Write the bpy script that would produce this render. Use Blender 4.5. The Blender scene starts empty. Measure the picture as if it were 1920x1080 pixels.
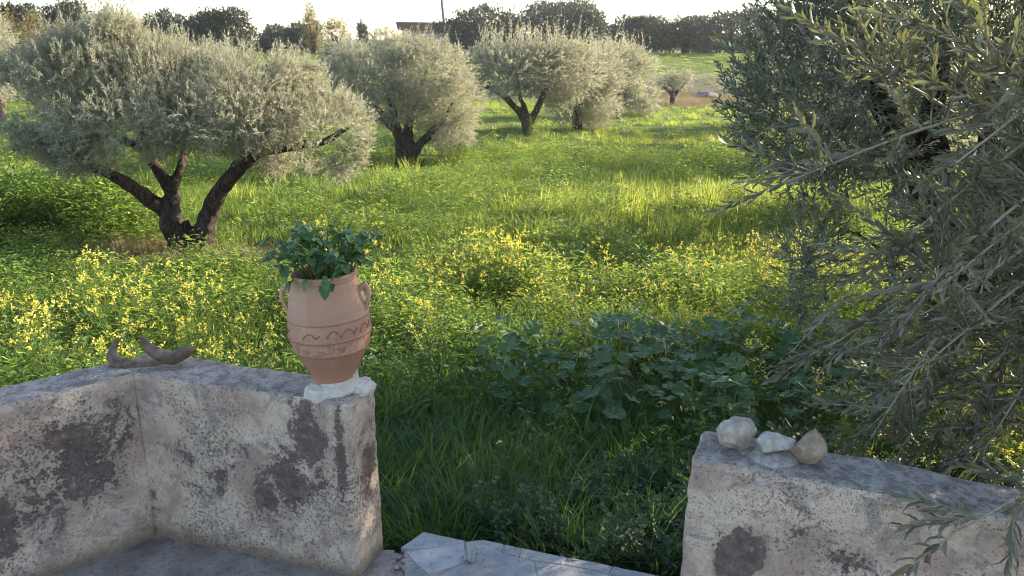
import bpy, bmesh, math, random
import numpy as np
from mathutils import Vector, Matrix, noise as mnoise
from math import radians as R, sin, cos, pi

rng = np.random.default_rng(7)
random.seed(7)
SC = bpy.context.scene
COL = SC.collection

# ------------------------------------------------------------------ camera
PITCH = R(16.3); EYE = 1.6; FPX = 1500.0
cam_d = bpy.data.cameras.new('camera'); cam = bpy.data.objects.new('camera', cam_d); COL.objects.link(cam)
cam.location = (0, 0, EYE); cam.rotation_euler = (R(90) - PITCH, 0, 0)
cam_d.sensor_width = 36.0; cam_d.lens = 36.0 * FPX / 1920.0
cam_d.clip_start = 0.05; cam_d.clip_end = 3000
SC.camera = cam

# ------------------------------------------------------------------ light
SUN_AZ, SUN_EL = 60.0, 21.0
w = bpy.data.worlds.new("World"); SC.world = w; w.use_nodes = True
nt = w.node_tree
sky = nt.nodes.new('ShaderNodeTexSky'); sky.sky_type = 'NISHITA'; sky.sun_disc = False
sky.sun_elevation = R(SUN_EL); sky.sun_rotation = R(SUN_AZ)
sky.air_density = 1.0; sky.dust_density = 0.8; sky.ozone_density = 1.5
nt.links.new(sky.outputs[0], nt.nodes['Background'].inputs[0])
nt.nodes['Background'].inputs[1].default_value = 0.125
sl = bpy.data.lights.new('sun', 'SUN'); sl.energy = 5.0; sl.angle = R(0.6); sl.color = (1.0, 0.92, 0.78)
so = bpy.data.objects.new('sun', sl); COL.objects.link(so)
sd = Vector((sin(R(SUN_AZ)) * cos(R(SUN_EL)), cos(R(SUN_AZ)) * cos(R(SUN_EL)), sin(R(SUN_EL))))
so.rotation_euler = sd.to_track_quat('Z', 'Y').to_euler()
so.location = (8, 6, 12)
SC.view_settings.view_transform = 'Standard'; SC.view_settings.look = 'None'
SC.view_settings.gamma = 1.0; SC.view_settings.use_curve_mapping = False
SC.view_settings.exposure = 1.68
SC.view_settings.use_white_balance = True; SC.view_settings.white_balance_temperature = 6950; SC.view_settings.white_balance_tint = 13
SC.render.engine = 'CYCLES'
HAZE = .00045
SC.cycles.filter_width = 1.05; SC.cycles.pixel_filter_type = 'BLACKMAN_HARRIS'
SC.cycles.volume_bounces = 0; SC.cycles.max_bounces = 7; SC.cycles.diffuse_bounces = 4; SC.cycles.transmission_bounces = 4
SC.cycles.glossy_bounces = 2; SC.cycles.use_denoising = True
SC.cycles.caustics_reflective = False; SC.cycles.caustics_refractive = False

# ------------------------------------------------------------------ measuring helpers (photo pixel -> point of the place)
def _ray(px, py):
    v = (540 - py) / FPX
    return (px - 960) / FPX, cos(PITCH) + v * sin(PITCH), -sin(PITCH) + v * cos(PITCH)
def atz(px, py, z):
    x, y, q = _ray(px, py); t = (z - EYE) / q; return Vector((x * t, y * t, z))
def aty(px, py, Y):
    x, y, q = _ray(px, py); t = Y / y; return Vector((x * t, Y, EYE + q * t))

# ------------------------------------------------------------------ numpy value noise
def _hash(ix, iy, iz, s):
    h = (ix * 374761393 + iy * 668265263 + iz * 2147483647 + s * 1274126177) & 0xffffffff
    h = ((h ^ (h >> 13)) * 1274126177) & 0xffffffff
    return ((h ^ (h >> 16)) & 0xffff) / 65535.0
def vn(p, f=1.0, s=0):
    q = np.asarray(p, dtype=np.float64) * f; i = np.floor(q).astype(np.int64); u = q - i; u = u * u * (3 - 2 * u)
    r = 0
    for a in (0, 1):
        for b in (0, 1):
            for c in (0, 1):
                wgt = (u[..., 0] if a else 1 - u[..., 0]) * (u[..., 1] if b else 1 - u[..., 1]) * (u[..., 2] if c else 1 - u[..., 2])
                r = r + wgt * _hash(i[..., 0] + a, i[..., 1] + b, i[..., 2] + c, s)
    return r
def fbm(p, f=1.0, o=3, s=0):
    r = 0; a = 1; t = 0
    for k in range(o):
        r = r + a * vn(p, f * 2 ** k, s + k * 17); t += a; a *= .5
    return r / t
def unit(v):
    return v / np.maximum(np.linalg.norm(v, axis=-1, keepdims=True), 1e-9)

# ------------------------------------------------------------------ mesh building
class MB:
    """collects triangles/quads with material slots and a per-face tint"""
    def __init__(self): self.v = []; self.f = []; self.m = []; self.t = []; self.n = 0
    def add(self, V, F, mat=0, tint=None):
        V = np.asarray(V, dtype=np.float32).reshape(-1, 3); F = np.asarray(F, dtype=np.int64)
        if len(F) == 0: return
        self.v.append(V); self.f.append(F + self.n); self.n += len(V)
        self.m.append(np.full(len(F), mat, dtype=np.int32))
        self.t.append(np.full(len(F), .5, dtype=np.float32) if tint is None else np.asarray(tint, dtype=np.float32))
    def mesh(self, name, mats, smooth=False):
        me = bpy.data.meshes.new(name)
        V = np.concatenate(self.v)
        me.vertices.add(len(V)); me.vertices.foreach_set('co', V.ravel())
        loops = np.concatenate([f.ravel() for f in self.f]).astype(np.int32)
        sizes = np.concatenate([np.full(len(f), f.shape[1], dtype=np.int32) for f in self.f])
        starts = np.concatenate([[0], np.cumsum(sizes)[:-1]]).astype(np.int32)
        me.loops.add(len(loops)); me.loops.foreach_set('vertex_index', loops)
        me.polygons.add(len(sizes)); me.polygons.foreach_set('loop_start', starts)
        me.polygons.foreach_set('material_index', np.concatenate(self.m))
        me.polygons.foreach_set('use_smooth', np.full(len(sizes), smooth))
        for m in mats: me.materials.append(m)
        me.update(calc_edges=True)
        a = me.attributes.new('tint', 'FLOAT', 'FACE'); a.data.foreach_set('value', np.concatenate(self.t))
        return me
    def obj(self, name, mats, parent=None, smooth=False):
        return link(name, self.mesh(name, mats, smooth), parent)

def link(name, me, parent=None):
    o = bpy.data.objects.new(name, me); COL.objects.link(o)
    if parent is not None: o.parent = parent
    return o
def tag(o, label=None, cat=None, group=None, kind=None):
    if label: o['label'] = label
    if cat: o['category'] = cat
    if group: o['group'] = group
    if kind: o['kind'] = kind
    return o
def empty(name, loc=(0, 0, 0)):
    o = bpy.data.objects.new(name, None); COL.objects.link(o); o.location = loc; o.empty_display_size = .1; return o

def leaves(mb, P, D, S, L, W, lod=1, mat=0, tint=None, curl=.12, fold=.25, wpos=.45):
    """leaf blades: P base, D direction, S side; lod 1 = one quad, 0 = folded eight-triangle blade"""
    n = len(P); L = np.broadcast_to(L, (n,))[:, None]; W = np.broadcast_to(W, (n,))[:, None]
    D = unit(D); S = unit(S - D * np.sum(S * D, axis=1, keepdims=True)); N = np.cross(D, S)
    if tint is None: tint = rng.random(n)
    if lod == 1:
        V = np.stack([P, P + D * L * wpos + S * W * .5 + N * W * fold * .5, P + D * L - N * L * curl, P + D * L * wpos - S * W * .5 + N * W * fold * .5], 1)
        F = np.arange(n)[:, None] * 4 + np.array([0, 1, 2, 3]); mb.add(V, F, mat, tint)
    else:
        c1 = P + D * L * .28 + N * L * curl * .15; c2 = P + D * L * .68 - N * L * curl * .1; c3 = P + D * L - N * L * curl
        f = N * W * fold
        V = np.stack([P, c1, c2, c3, c1 + S * W * .45 + f, c2 + S * W * .46 + f, c1 - S * W * .45 + f, c2 - S * W * .46 + f], 1)
        b = np.arange(n)[:, None] * 8
        T = np.concatenate([b + np.array(t) for t in ([0, 4, 1], [2, 5, 3], [0, 1, 6], [2, 3, 7])])
        Q = np.concatenate([b + np.array(t) for t in ([1, 4, 5, 2], [1, 2, 7, 6])])
        mb.add(V, T, mat, np.tile(tint, 4)); mb.n -= n * 8 if False else 0
        # same vertices again for the quads
        mb.f.append(Q + (mb.n - n * 8)); mb.v.append(np.zeros((0, 3), np.float32)); mb.m.append(np.full(len(Q), mat, np.int32)); mb.t.append(np.tile(tint, 2).astype(np.float32))

def tube(mb, pts, rad, sides=8, mat=0, cap=True, rough=0.0, seed=0, tint=.5):
    P = np.array([tuple(p) for p in pts], dtype=float); n = len(P)
    r = np.broadcast_to(np.asarray(rad, dtype=float), (n,))
    T = unit(np.gradient(P, axis=0)); up = np.array([0, 0, 1.]) if abs(T[0][2]) < .9 else np.array([1., 0, 0])
    U = []; u = up
    for k in range(n):
        u = u - T[k] * np.dot(u, T[k]); u = u / max(np.linalg.norm(u), 1e-9); U.append(u)
    U = np.array(U); Wv = np.cross(T, U)
    a = np.linspace(0, 2 * pi, sides, endpoint=False)
    ring = P[:, None] + r[:, None, None] * (np.cos(a)[None, :, None] * U[:, None] + np.sin(a)[None, :, None] * Wv[:, None])
    if rough:
        dirv = unit(ring - P[:, None]); ring = ring + dirv * (r[:, None, None] * rough * (fbm(ring + seed, 1.6 / max(r.mean(), 1e-3), 3, seed)[..., None] - .5) * 2)
    V = ring.reshape(-1, 3)
    i = np.arange(n - 1)[:, None] * sides; j = np.arange(sides)[None, :]; j2 = (j + 1) % sides
    F = np.stack([i + j, i + j2, i + sides + j2, i + sides + j], -1).reshape(-1, 4)
    mb.add(V, F, mat, np.full(len(F), tint))
    if cap:
        for base, rev in ((0, True), ((n - 1) * sides, False)):
            c = P[0] if base == 0 else P[-1]
            V2 = np.vstack([V[base:base + sides], c]); k = np.arange(sides)
            F2 = np.stack([(k + 1) % sides, k, np.full(sides, sides)], -1) if rev else np.stack([k, (k + 1) % sides, np.full(sides, sides)], -1)
            mb.add(V2, F2, mat, np.full(sides, tint))
def spline(pts, n=12):
    P = np.array([tuple(p) for p in pts], float); P = np.vstack([2 * P[0] - P[1], P, 2 * P[-1] - P[-2]])
    out = []
    m = len(P) - 3
    for t in np.linspace(0, m - 1e-6, n):
        k = int(t); u = t - k; a, b, c, d = P[k:k + 4]
        out.append(.5 * ((2 * b) + (c - a) * u + (2 * a - 5 * b + 4 * c - d) * u * u + (3 * b - a - 3 * c + d) * u ** 3))
    return np.array(out)

# ------------------------------------------------------------------ node helpers
class G:
    def __init__(self, mat):
        self.m = mat; mat.use_nodes = True; self.t = mat.node_tree; self.t.nodes.clear()
        self.out = self.t.nodes.new('ShaderNodeOutputMaterial')
    def n(self, typ, **kw):
        nd = self.t.nodes.new(typ)
        for k, v in kw.items(): setattr(nd, k, v)
        return nd
    def l(self, a, b): self.t.links.new(a, b)
    def val(self, sock, v):
        if isinstance(v, bpy.types.NodeSocket): self.l(v, sock)
        elif isinstance(v, tuple) and len(v) == 3 and sock.type == 'RGBA': sock.default_value = (*v, 1)
        else: sock.default_value = v
    def math(self, op, a, b=0.0, c=None, clamp=False):
        nd = self.n('ShaderNodeMath', operation=op, use_clamp=clamp); self.val(nd.inputs[0], a); self.val(nd.inputs[1], b)
        if c is not None: self.val(nd.inputs[2], c)
        return nd.outputs[0]
    def mix(self, f, a, b, blend='MIX'):
        nd = self.n('ShaderNodeMix', data_type='RGBA', blend_type=blend, clamp_factor=True)
        self.val(nd.inputs[0], f); self.val(nd.inputs[6], a); self.val(nd.inputs[7], b); return nd.outputs[2]
    def noise(self, co, scale, detail=4, rough=.55, dist=0.0):
        nd = self.n('ShaderNodeTexNoise'); nd.inputs['Scale'].default_value = scale; nd.inputs['Detail'].default_value = detail
        nd.inputs['Roughness'].default_value = rough; nd.inputs['Distortion'].default_value = dist
        if co is not None: self.l(co, nd.inputs['Vector'])
        return nd.outputs['Fac']
    def step(self, v, lo, hi):
        nd = self.n('ShaderNodeMapRange', interpolation_type='SMOOTHSTEP'); self.val(nd.inputs[0], v)
        nd.inputs[1].default_value = lo; nd.inputs[2].default_value = hi; return nd.outputs[0]
    def attr(self, name, typ='GEOMETRY'):
        nd = self.n('ShaderNodeAttribute', attribute_name=name, attribute_type=typ); return nd
    def bump(self, h, strength=.4, dist=.01):
        nd = self.n('ShaderNodeBump'); nd.inputs['Strength'].default_value = strength; nd.inputs['Distance'].default_value = dist
        self.l(h, nd.inputs['Height']); return nd.outputs[0]
    def principled(self, col, rough=.8, normal=None, spec=.3):
        nd = self.n('ShaderNodeBsdfPrincipled'); self.val(nd.inputs['Base Color'], col); self.val(nd.inputs['Roughness'], rough)
        nd.inputs['Specular IOR Level'].default_value = spec
        if normal is not None: self.l(normal, nd.inputs['Normal'])
        return nd
    def done(self, sh): self.l(sh, self.out.inputs['Surface']); return self.m

def foliage(name, ca, cb, trans, under=None, tw=.4, rough=.45, spec=.4, inst=False, cc=None):
    """two tone blade, lighter underside, light passing through"""
    g = G(bpy.data.materials.new(name))
    tint = g.attr('tint').outputs['Fac']
    if inst:
        oi = g.n('ShaderNodeObjectInfo').outputs['Random']
        loc = g.n('ShaderNodeNewGeometry').outputs['Position']; pn = g.step(g.noise(loc, .55, 4, .6), .36, .64)
        tint = g.math('ADD', g.math('MULTIPLY', tint, .32), g.math('ADD', g.math('MULTIPLY', oi, .26), g.math('MULTIPLY', pn, .42)))
    c = g.mix(tint, ca, cb)
    if cc is not None: c = g.mix(g.step(tint, .93, .98), c, cc)
    if under is not None:
        bf = g.n('ShaderNodeNewGeometry').outputs['Backfacing']; c = g.mix(bf, c, under)
    p = g.principled(c, rough, None, spec)
    tr = g.n('ShaderNodeBsdfTranslucent'); tc = g.mix(tint, tuple(x * .75 for x in trans), trans); g.l(tc, tr.inputs['Color'])
    mx = g.n('ShaderNodeMixShader'); mx.inputs[0].default_value = tw
    g.l(p.outputs[0], mx.inputs[1]); g.l(tr.outputs[0], mx.inputs[2])
    return g.done(mx.outputs[0])

def simple(name, ca, cb, scale=20, rough=.85, bump=.3, bd=.005, coord='Object', spec=.25, detail=6):
    g = G(bpy.data.materials.new(name)); co = g.n('ShaderNodeTexCoord').outputs[coord]
    f = g.noise(co, scale, detail, .65); f2 = g.step(f, .35, .68)
    return g.done(g.principled(g.mix(f2, ca, cb), rough, g.bump(g.noise(co, scale * 2.3, detail, .7), bump, bd), spec).outputs[0])

M = {}
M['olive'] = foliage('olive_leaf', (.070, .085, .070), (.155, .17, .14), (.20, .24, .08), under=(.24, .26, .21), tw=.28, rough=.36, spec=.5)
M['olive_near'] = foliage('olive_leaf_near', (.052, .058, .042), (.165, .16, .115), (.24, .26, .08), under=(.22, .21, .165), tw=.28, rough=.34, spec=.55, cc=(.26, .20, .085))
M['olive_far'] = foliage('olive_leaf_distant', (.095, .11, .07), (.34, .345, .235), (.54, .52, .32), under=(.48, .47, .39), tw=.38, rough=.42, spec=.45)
M['dark_tree'] = foliage('evergreen_leaf', (.040, .050, .036), (.10, .105, .066), (.10, .11, .05), under=(.09, .10, .075), tw=.2, rough=.5)
M['ochre_tree'] = foliage('ochre_leaf', (.16, .14, .06), (.26, .21, .09), (.34, .27, .08), tw=.35, rough=.6)
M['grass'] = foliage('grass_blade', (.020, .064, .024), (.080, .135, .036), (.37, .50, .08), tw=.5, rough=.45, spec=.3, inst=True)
M['grass_y'] = foliage('sunny_grass_blade', (.07, .14, .028), (.17, .21, .05), (.55, .62, .10), tw=.48, rough=.5, spec=.3, inst=True)  # yellower grass copy, the glow of low sun put into its colour
M['grass_near'] = foliage('shade_tinted_grass_blade', (.026, .074, .025), (.060, .122, .036), (.26, .42, .05), tw=.38, rough=.45, spec=.3, inst=True)  # darker grass copy, the shade beyond the opening put into its colour
M['weed_near'] = foliage('shade_tinted_weed_leaf', (.022, .064, .024), (.058, .118, .036), (.24, .40, .05), tw=.38, rough=.5, spec=.3, inst=True)  # weed leaf copy darkened to carry the shade near the wall
M['nettle'] = foliage('nettle_leaf', (.018, .050, .026), (.044, .092, .038), (.16, .30, .05), tw=.3, rough=.5, spec=.35, inst=True)  # leaf tone darkened to stand in for the shade by the step
M['weed'] = foliage('weed_leaf', (.020, .066, .025), (.078, .138, .038), (.36, .50, .08), tw=.5, rough=.5, spec=.3, inst=True)
M['mallow'] = foliage('mallow_leaf', (.040, .085, .038), (.065, .12, .045), (.16, .30, .05), under=(.09, .14, .07), tw=.28, rough=.55, spec=.35)
M['potleaf'] = foliage('pot_plant_leaf', (.035, .085, .035), (.065, .13, .045), (.12, .26, .04), under=(.09, .15, .08), tw=.22, rough=.42, spec=.45)
M['flower'] = foliage('mustard_petal', (.62, .50, .05), (.80, .76, .18), (.8, .7, .10), tw=.4, rough=.6, inst=True)
M['dry'] = foliage('dry_grass_blade', (.24, .17, .10), (.38, .29, .17), (.4, .3, .15), tw=.3, rough=.7, inst=True)
M['stem'] = simple('olive_twig', (.26, .23, .17), (.42, .38, .30), 60, .8, .2, .001)
M['wstem'] = foliage('weed_stem', (.09, .15, .03), (.15, .2, .05), (.2, .3, .05), tw=.2, inst=True)
M['redtwig'] = simple('red_twig', (.25, .09, .06), (.38, .17, .12), 8, .8, .1)

def bark():
    g = G(bpy.data.materials.new('olive_bark')); co = g.n('ShaderNodeTexCoord').outputs['Object']
    mp = g.n('ShaderNodeMapping'); mp.inputs['Scale'].default_value = (1, 1, .28); g.l(co, mp.inputs[0])
    a = g.noise(mp.outputs[0], 28, 8, .7, 1.2); b = g.noise(co, 5, 4)
    c = g.mix(g.step(a, .38, .66), (.025, .019, .017), (.115, .082, .066)); c = g.mix(g.math('MULTIPLY', g.step(b, .55, .75), .6), c, (.17, .11, .08))
    return g.done(g.principled(c, .9, g.bump(a, 1.0, .03), .15).outputs[0])
M['bark'] = bark()

# ------------------------------------------------------------------ ground
WD = Vector((.738, -.246, 0)).normalized()      # direction of the back wall
WN = Vector((.246, .738, 0)).normalized()       # outward, to the grove
def ground_h(x, y):
    x = np.asarray(x, float); y = np.asarray(y, float)
    d = (x + .667) * WN.x + (y - 2.414) * WN.y          # distance beyond the wall line
    z = -.24 - .56 * np.clip(d / 6.5, 0, 1) ** .8
    z = np.where(d < 0, -.24, z)
    P = np.stack([x, y, 0 * x], -1)
    z = z + (fbm(P, .35, 3, 5) - .5) * .22 * np.clip(d / 4, 0, 1)
    def ss(a, b, t): u = np.clip((t - a) / (b - a), 0, 1); return u * u * (3 - 2 * u)
    yy = y + (fbm(P, .12, 2, 9) - .5) * 4
    z = z + 1.2 * ss(45, 50, yy) + 1.15 * ss(50, 63, yy) + 2.2 * ss(76, 130, y) + 3 * ss(200, 600, y)
    return z
def make_ground():
    ys = np.concatenate([np.linspace(-30, 1.2, 14), np.linspace(1.4, 14, 110), np.linspace(14.3, 70, 120), np.geomspace(72, 1500, 24)])
    u = np.linspace(-1, 1, 141); xs = np.sign(u) * (np.abs(u) ** 2.2 * 900 + np.abs(u) * 12)
    X, Y = np.meshgrid(xs, ys); Z = ground_h(X, Y)
    V = np.stack([X, Y, Z], -1).reshape(-1, 3); nx = len(xs)
    i = np.arange(len(ys) - 1)[:, None] * nx; j = np.arange(nx - 1)[None]
    F = np.stack([i + j, i + j + 1, i + nx + j + 1, i + nx + j], -1).reshape(-1, 4)
    g = G(bpy.data.materials.new('field_soil')); co = g.n('ShaderNodeNewGeometry').outputs['Position']
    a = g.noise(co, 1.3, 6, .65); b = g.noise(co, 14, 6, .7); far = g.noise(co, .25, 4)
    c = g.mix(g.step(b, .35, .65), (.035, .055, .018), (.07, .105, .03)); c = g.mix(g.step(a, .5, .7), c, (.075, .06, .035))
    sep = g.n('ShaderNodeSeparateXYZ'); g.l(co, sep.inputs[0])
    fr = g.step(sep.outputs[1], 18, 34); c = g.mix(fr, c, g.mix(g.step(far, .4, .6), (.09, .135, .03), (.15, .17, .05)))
    bank = g.math('MULTIPLY', g.step(sep.outputs[1], 42, 46), g.math('SUBTRACT', 1.0, g.step(sep.outputs[1], 50, 54)))
    c = g.mix(g.math('MULTIPLY', bank, g.step(a, .38, .56)), c, g.mix(g.step(b, .4, .6), (.10, .08, .06), (.27, .22, .18)))
    m = g.done(g.principled(c, .95, g.bump(b, .8, .05), .1).outputs[0])
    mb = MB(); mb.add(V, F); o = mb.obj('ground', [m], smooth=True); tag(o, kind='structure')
make_ground()

# ------------------------------------------------------------------ walls and floor
def wall_material():
    g = G(bpy.data.materials.new('old_limewashed_render'))
    at = g.attr('wallco'); co = at.outputs['Vector']
    sep = g.n('ShaderNodeSeparateXYZ'); g.l(co, sep.inputs[0])
    geo = g.n('ShaderNodeNewGeometry'); pos = geo.outputs['Position']
    nsep = g.n('ShaderNodeSeparateXYZ'); g.l(geo.outputs['True Normal'], nsep.inputs[0])
    n1 = g.noise(pos, 5, 8, .68, .4); n2 = g.noise(pos, 26, 8, .72); n3 = g.noise(pos, 110, 5, .7); n4 = g.noise(pos, 11, 8, .7, .8)
    n5 = g.noise(pos, 3.1, 4, .5); n6 = g.noise(pos, 240, 3, .7)
    c = g.mix(g.step(n1, .38, .60), (.47, .35, .285), (.76, .625, .505))            # cream lime wash, thin in places
    c = g.mix(g.math('MULTIPLY', g.step(n4, .50, .60), .7), c, (.36, .305, .285))     # greyish bare render
    # peeled patches; 'stain' is painted wear with a shape of its own
    st = g.attr('stain').outputs['Fac']
    v = g.math('ADD', st, g.math('MULTIPLY', g.math('SUBTRACT', g.math('ADD', g.math('MULTIPLY', n4, .45), g.math('ADD', g.math('MULTIPLY', n2, .35), g.math('MULTIPLY', n3, .20))), .5), 7.2))
    halo = g.step(v, -.35, .75); c = g.mix(g.math('MULTIPLY', halo, .5), c, (.25, .205, .18))
    peel = g.step(v, .54, .63); c = g.mix(g.math('MULTIPLY', peel, .86), c, g.mix(g.step(n2, .4, .65), (.110, .076, .072), (.235, .168, .150)))
    # speckles of mould and pits
    sp = g.step(g.math('ADD', n3, g.math('MULTIPLY', g.math('SUBTRACT', n5, .5), .45)), .55, .60)
    c = g.mix(g.math('MULTIPLY', sp, .72), c, (.13, .105, .095))
    sp2 = g.step(g.math('ADD', n6, g.math('MULTIPLY', g.math('SUBTRACT', n1, .5), .4)), .60, .66); c = g.mix(g.math('MULTIPLY', sp2, .5), c, (.17, .13, .11))
    w2 = g.step(n2, .60, .70); c = g.mix(g.math('MULTIPLY', w2, .7), c, (.70, .64, .56))
    # damp at the foot
    ft = g.math('ADD', sep.outputs[2], g.math('MULTIPLY', g.math('SUBTRACT', n4, .5), .16))
    low = g.math('SUBTRACT', 1.0, g.step(ft, -.01, .07)); c = g.mix(g.math('MULTIPLY', low, .75), c, (.16, .115, .075))
    # weathered grey top
    tz = g.math('ADD', nsep.outputs[2], g.math('MULTIPLY', g.math('SUBTRACT', n2, .5), .5)); top = g.step(tz, .42, .72)
    tc = g.mix(g.step(n2, .38, .62), (.24, .205, .18), (.47, .42, .375)); tc = g.mix(g.step(n4, .56, .66), tc, (.50, .46, .43)); tc = g.mix(g.math('MULTIPLY', g.step(n3, .55, .62), .7), tc, (.10, .09, .092))
    c = g.mix(top, c, tc)
    h = g.math('ADD', g.math('MULTIPLY', n2, 1.1), g.math('ADD', g.math('MULTIPLY', n3, .45), g.math('MULTIPLY', peel, -.35)))
    h = g.math('ADD', h, g.math('MULTIPLY', sp2, -.25))
    return g.done(g.principled(c, .93, g.bump(h, 1.0, .010), .12).outputs[0])
M['wall'] = wall_material()

def make_wall(name, A, B, thick, side, h, stains, label, batter=.008, topwave=.0, hz=None, endcut=0):
    """a rendered garden wall from A to B (inner face line), thick towards `side`, rounded and uneven; stains in (u, z, ru, rz, amount, face)"""
    A = Vector((A[0], A[1], 0)); B = Vector((B[0], B[1], 0)); d = (B - A); Lw = d.length; d.normalize(); n = Vector(side).normalized()
    st = .011; z0 = -.55; nu = int(Lw / st); nv = int((h - z0) / st); nt = max(6, int(thick / st)); r = .017
    faces = []; V = []; F = []; base = 0
    def patch(fu, na, nb, flip):
        nonlocal base
        a, b = np.meshgrid(np.linspace(0, 1, na + 1), np.linspace(0, 1, nb + 1), indexing='ij')
        P = fu(a, b).reshape(-1, 3); i = np.arange(na)[:, None] * (nb + 1); j = np.arange(nb)[None]
        Q = np.stack([i + j, i + nb + 1 + j, i + nb + 2 + j, i + j + 1], -1).reshape(-1, 4)
        if flip: Q = Q[:, ::-1]
        V.append(P); F.append(Q + base); base += len(P)
    H = h - z0
    S3 = lambda a, b, c: np.stack([a + 0 * b, b + 0 * a, c + 0 * a], -1)
    patch(lambda a, b: np.stack([a * Lw, 0 * a, z0 + b * H], -1), nu, nv, False)
    patch(lambda a, b: np.stack([a * Lw, 0 * a + thick, z0 + b * H], -1), nu, nv, True)
    patch(lambda a, b: np.stack([0 * a, a * thick, z0 + b * H], -1), nt, nv, True)
    patch(lambda a, b: np.stack([0 * a + Lw, a * thick, z0 + b * H], -1), nt, nv, False)
    patch(lambda a, b: np.stack([a * Lw, b * thick, 0 * a + h], -1), nu, nt, False)
    P = np.concatenate(V)
    lo = np.array([0, 0, z0]) + r; hi = np.array([Lw, thick, h]) - r; lo[2] = z0
    C = np.clip(P, lo, hi); dv = P - C; ln = np.linalg.norm(dv, axis=1, keepdims=True); N = dv / np.maximum(ln, 1e-6); Q = C + N * r
    # batter: thicker to the foot; top uneven
    z = Q[:, 2]; Wp = np.array(A)[None] + Q[:, :1] * np.array(d)[None] + Q[:, 1:2] * np.array(n)[None]; Wp[:, 2] = z
    un = Q[:, 1] / thick; Wp -= np.array(n)[None] * ((1 - un) * batter * (h - z) / h)[:, None] - np.array(n)[None] * (un * batter * (h - z) / h)[:, None]
    if endcut: Wp += np.array(d)[None] * ((h - z) / h * endcut * (Q[:, 0] > Lw * .5 if endcut > 0 else Q[:, 0] < Lw * .5))[:, None]
    Nw = N[:, :1] * np.array(d)[None] + N[:, 1:2] * np.array(n)[None]; Nw[:, 2] = N[:, 2]
    dis = (fbm(Wp, 5, 3, 3) - .5) * .018 + (fbm(Wp, 34, 3, 8) - .5) * .010
    Wp += Nw * dis[:, None]
    if hz is not None: Wp[:, 2] += hz(Q[:, 0], Q[:, 1]) * np.clip((z - h + .12) / .12, 0, 1)
    mb = MB(); mb.add(Wp, np.concatenate(F)); me = mb.mesh(name, [M['wall']], True)
    wc = me.attributes.new('wallco', 'FLOAT_VECTOR', 'POINT'); wc.data.foreach_set('vector', np.stack([Q[:, 0], Q[:, 1], z], -1).astype(np.float32).ravel())
    sv = np.full(len(Q), -.34)
    for (u, zz, ru, rz, am, fc) in stains:
        if fc == 'f': m = Q[:, 1] < r * 1.2; uu = Q[:, 0]
        else: m = Q[:, 0] > Lw - r * 1.2 if fc == 'e' else Q[:, 0] < r * 1.2; uu = Q[:, 1]
        q = np.sqrt(((uu - u) / ru) ** 2 + ((z - zz) / rz) ** 2); val = np.clip(1.75 - q, 0, 1.4) * am * .75
        sv = np.where(m, np.maximum(sv, -.34 + val), sv) if am > 0 else np.where(m & (q < 1.1), sv + val, sv)
    sa = me.attributes.new('stain', 'FLOAT', 'POINT'); sa.data.foreach_set('value', sv.astype(np.float32))
    bm = bmesh.new(); bm.from_mesh(me); bmesh.ops.remove_doubles(bm, verts=bm.verts, dist=.0008); bm.normal_update(); bm.to_mesh(me); bm.free()
    o = link(name, me); tag(o, label, 'wall'); return o

LD = Vector((-.288, -.265, 0)).normalized(); LN = Vector((-LD.y * -1, LD.x * -1, 0))
LN = Vector((LD.y, -LD.x, 0)); LN = LN if LN.dot(Vector((-1, 1, 0))) > 0 else -LN
Acorner = Vector((-1.235, 2.437, 0)); Lend = Acorner + LD * 1.9
def uz(px, py, A, d):
    """wall coordinate (along, up) of a mark seen in the photo on the vertical plane through A along d"""
    x, y, q = _ray(px, py); nrm = Vector((d.y, -d.x, 0)); t = (A.x * nrm.x + A.y * nrm.y) / (x * nrm.x + y * nrm.y)
    P = Vector((x * t, y * t, EYE + q * t)); return (P - A).dot(d), P.z
def blob(px, py, rx, ry, am, A, d, L=None, flip=False):
    u, z = uz(px, py, A, d); u2, _ = uz(px + rx, py, A, d); _, z2 = uz(px, py + ry, A, d)
    if flip: u = L - u
    return (u, z, abs(u2 - u if not flip else (L - u2) - u), abs(z2 - z), am, 'f')
stL = [blob(*b, Acorner, LD) for b in ((150, 860, 90, 90, 1.25), (215, 800, 50, 60, .9), (80, 900, 60, 90, 1.0), (10, 990, 30, 60, 1.3), (110, 830, 70, 50, .7))] 
make_wall('low_wall', (Acorner + LD * 0)[:2], Lend[:2], .165, LN, .6, stL, 'low rendered wall at left with large dark mould stain on its inner face')
Bend = Vector((-.488, 2.191, 0)); Bst = Acorner - WD * .10
stB = [(blob(*b, Bst, WD)) for b in ((578, 815, 30, 62, 1.6), (545, 900, 50, 60, 1.15), (375, 870, 75, 55, .75), (640, 860, 9, 100, 1.4), (500, 925, 30, 40, 1.1), (285, 920, 12, 40, .8), (430, 835, 55, 35, .55), (600, 900, 16, 40, 1.2))]
Lb = (Bend - Bst).length
stB += [(.10, .34, .06, .11, 1.2, 'e'), (.05, .44, .05, .05, .8, 'e'), (.14, .5, .03, .06, .8, 'e')]
make_wall('low_wall', Bst[:2], Bend[:2], .172, WN, .6, stB, 'low rendered wall running from the corner to the clay jar', endcut=-.0)
RA = Vector((.462, 1.850, 0)); RB = RA + Vector((.93, -.37, 0)).normalized() * 1.9
RD = (RB - RA).normalized(); RN = Vector((-RD.y, RD.x, 0))
stR = [blob(*b, RA, RD) for b in ((1390, 1045, 45, 45, 1.7), (1500, 1000, 40, 14, .8), (1760, 960, 60, 30, .6), (1590, 1060, 40, 30, .9))]
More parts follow.
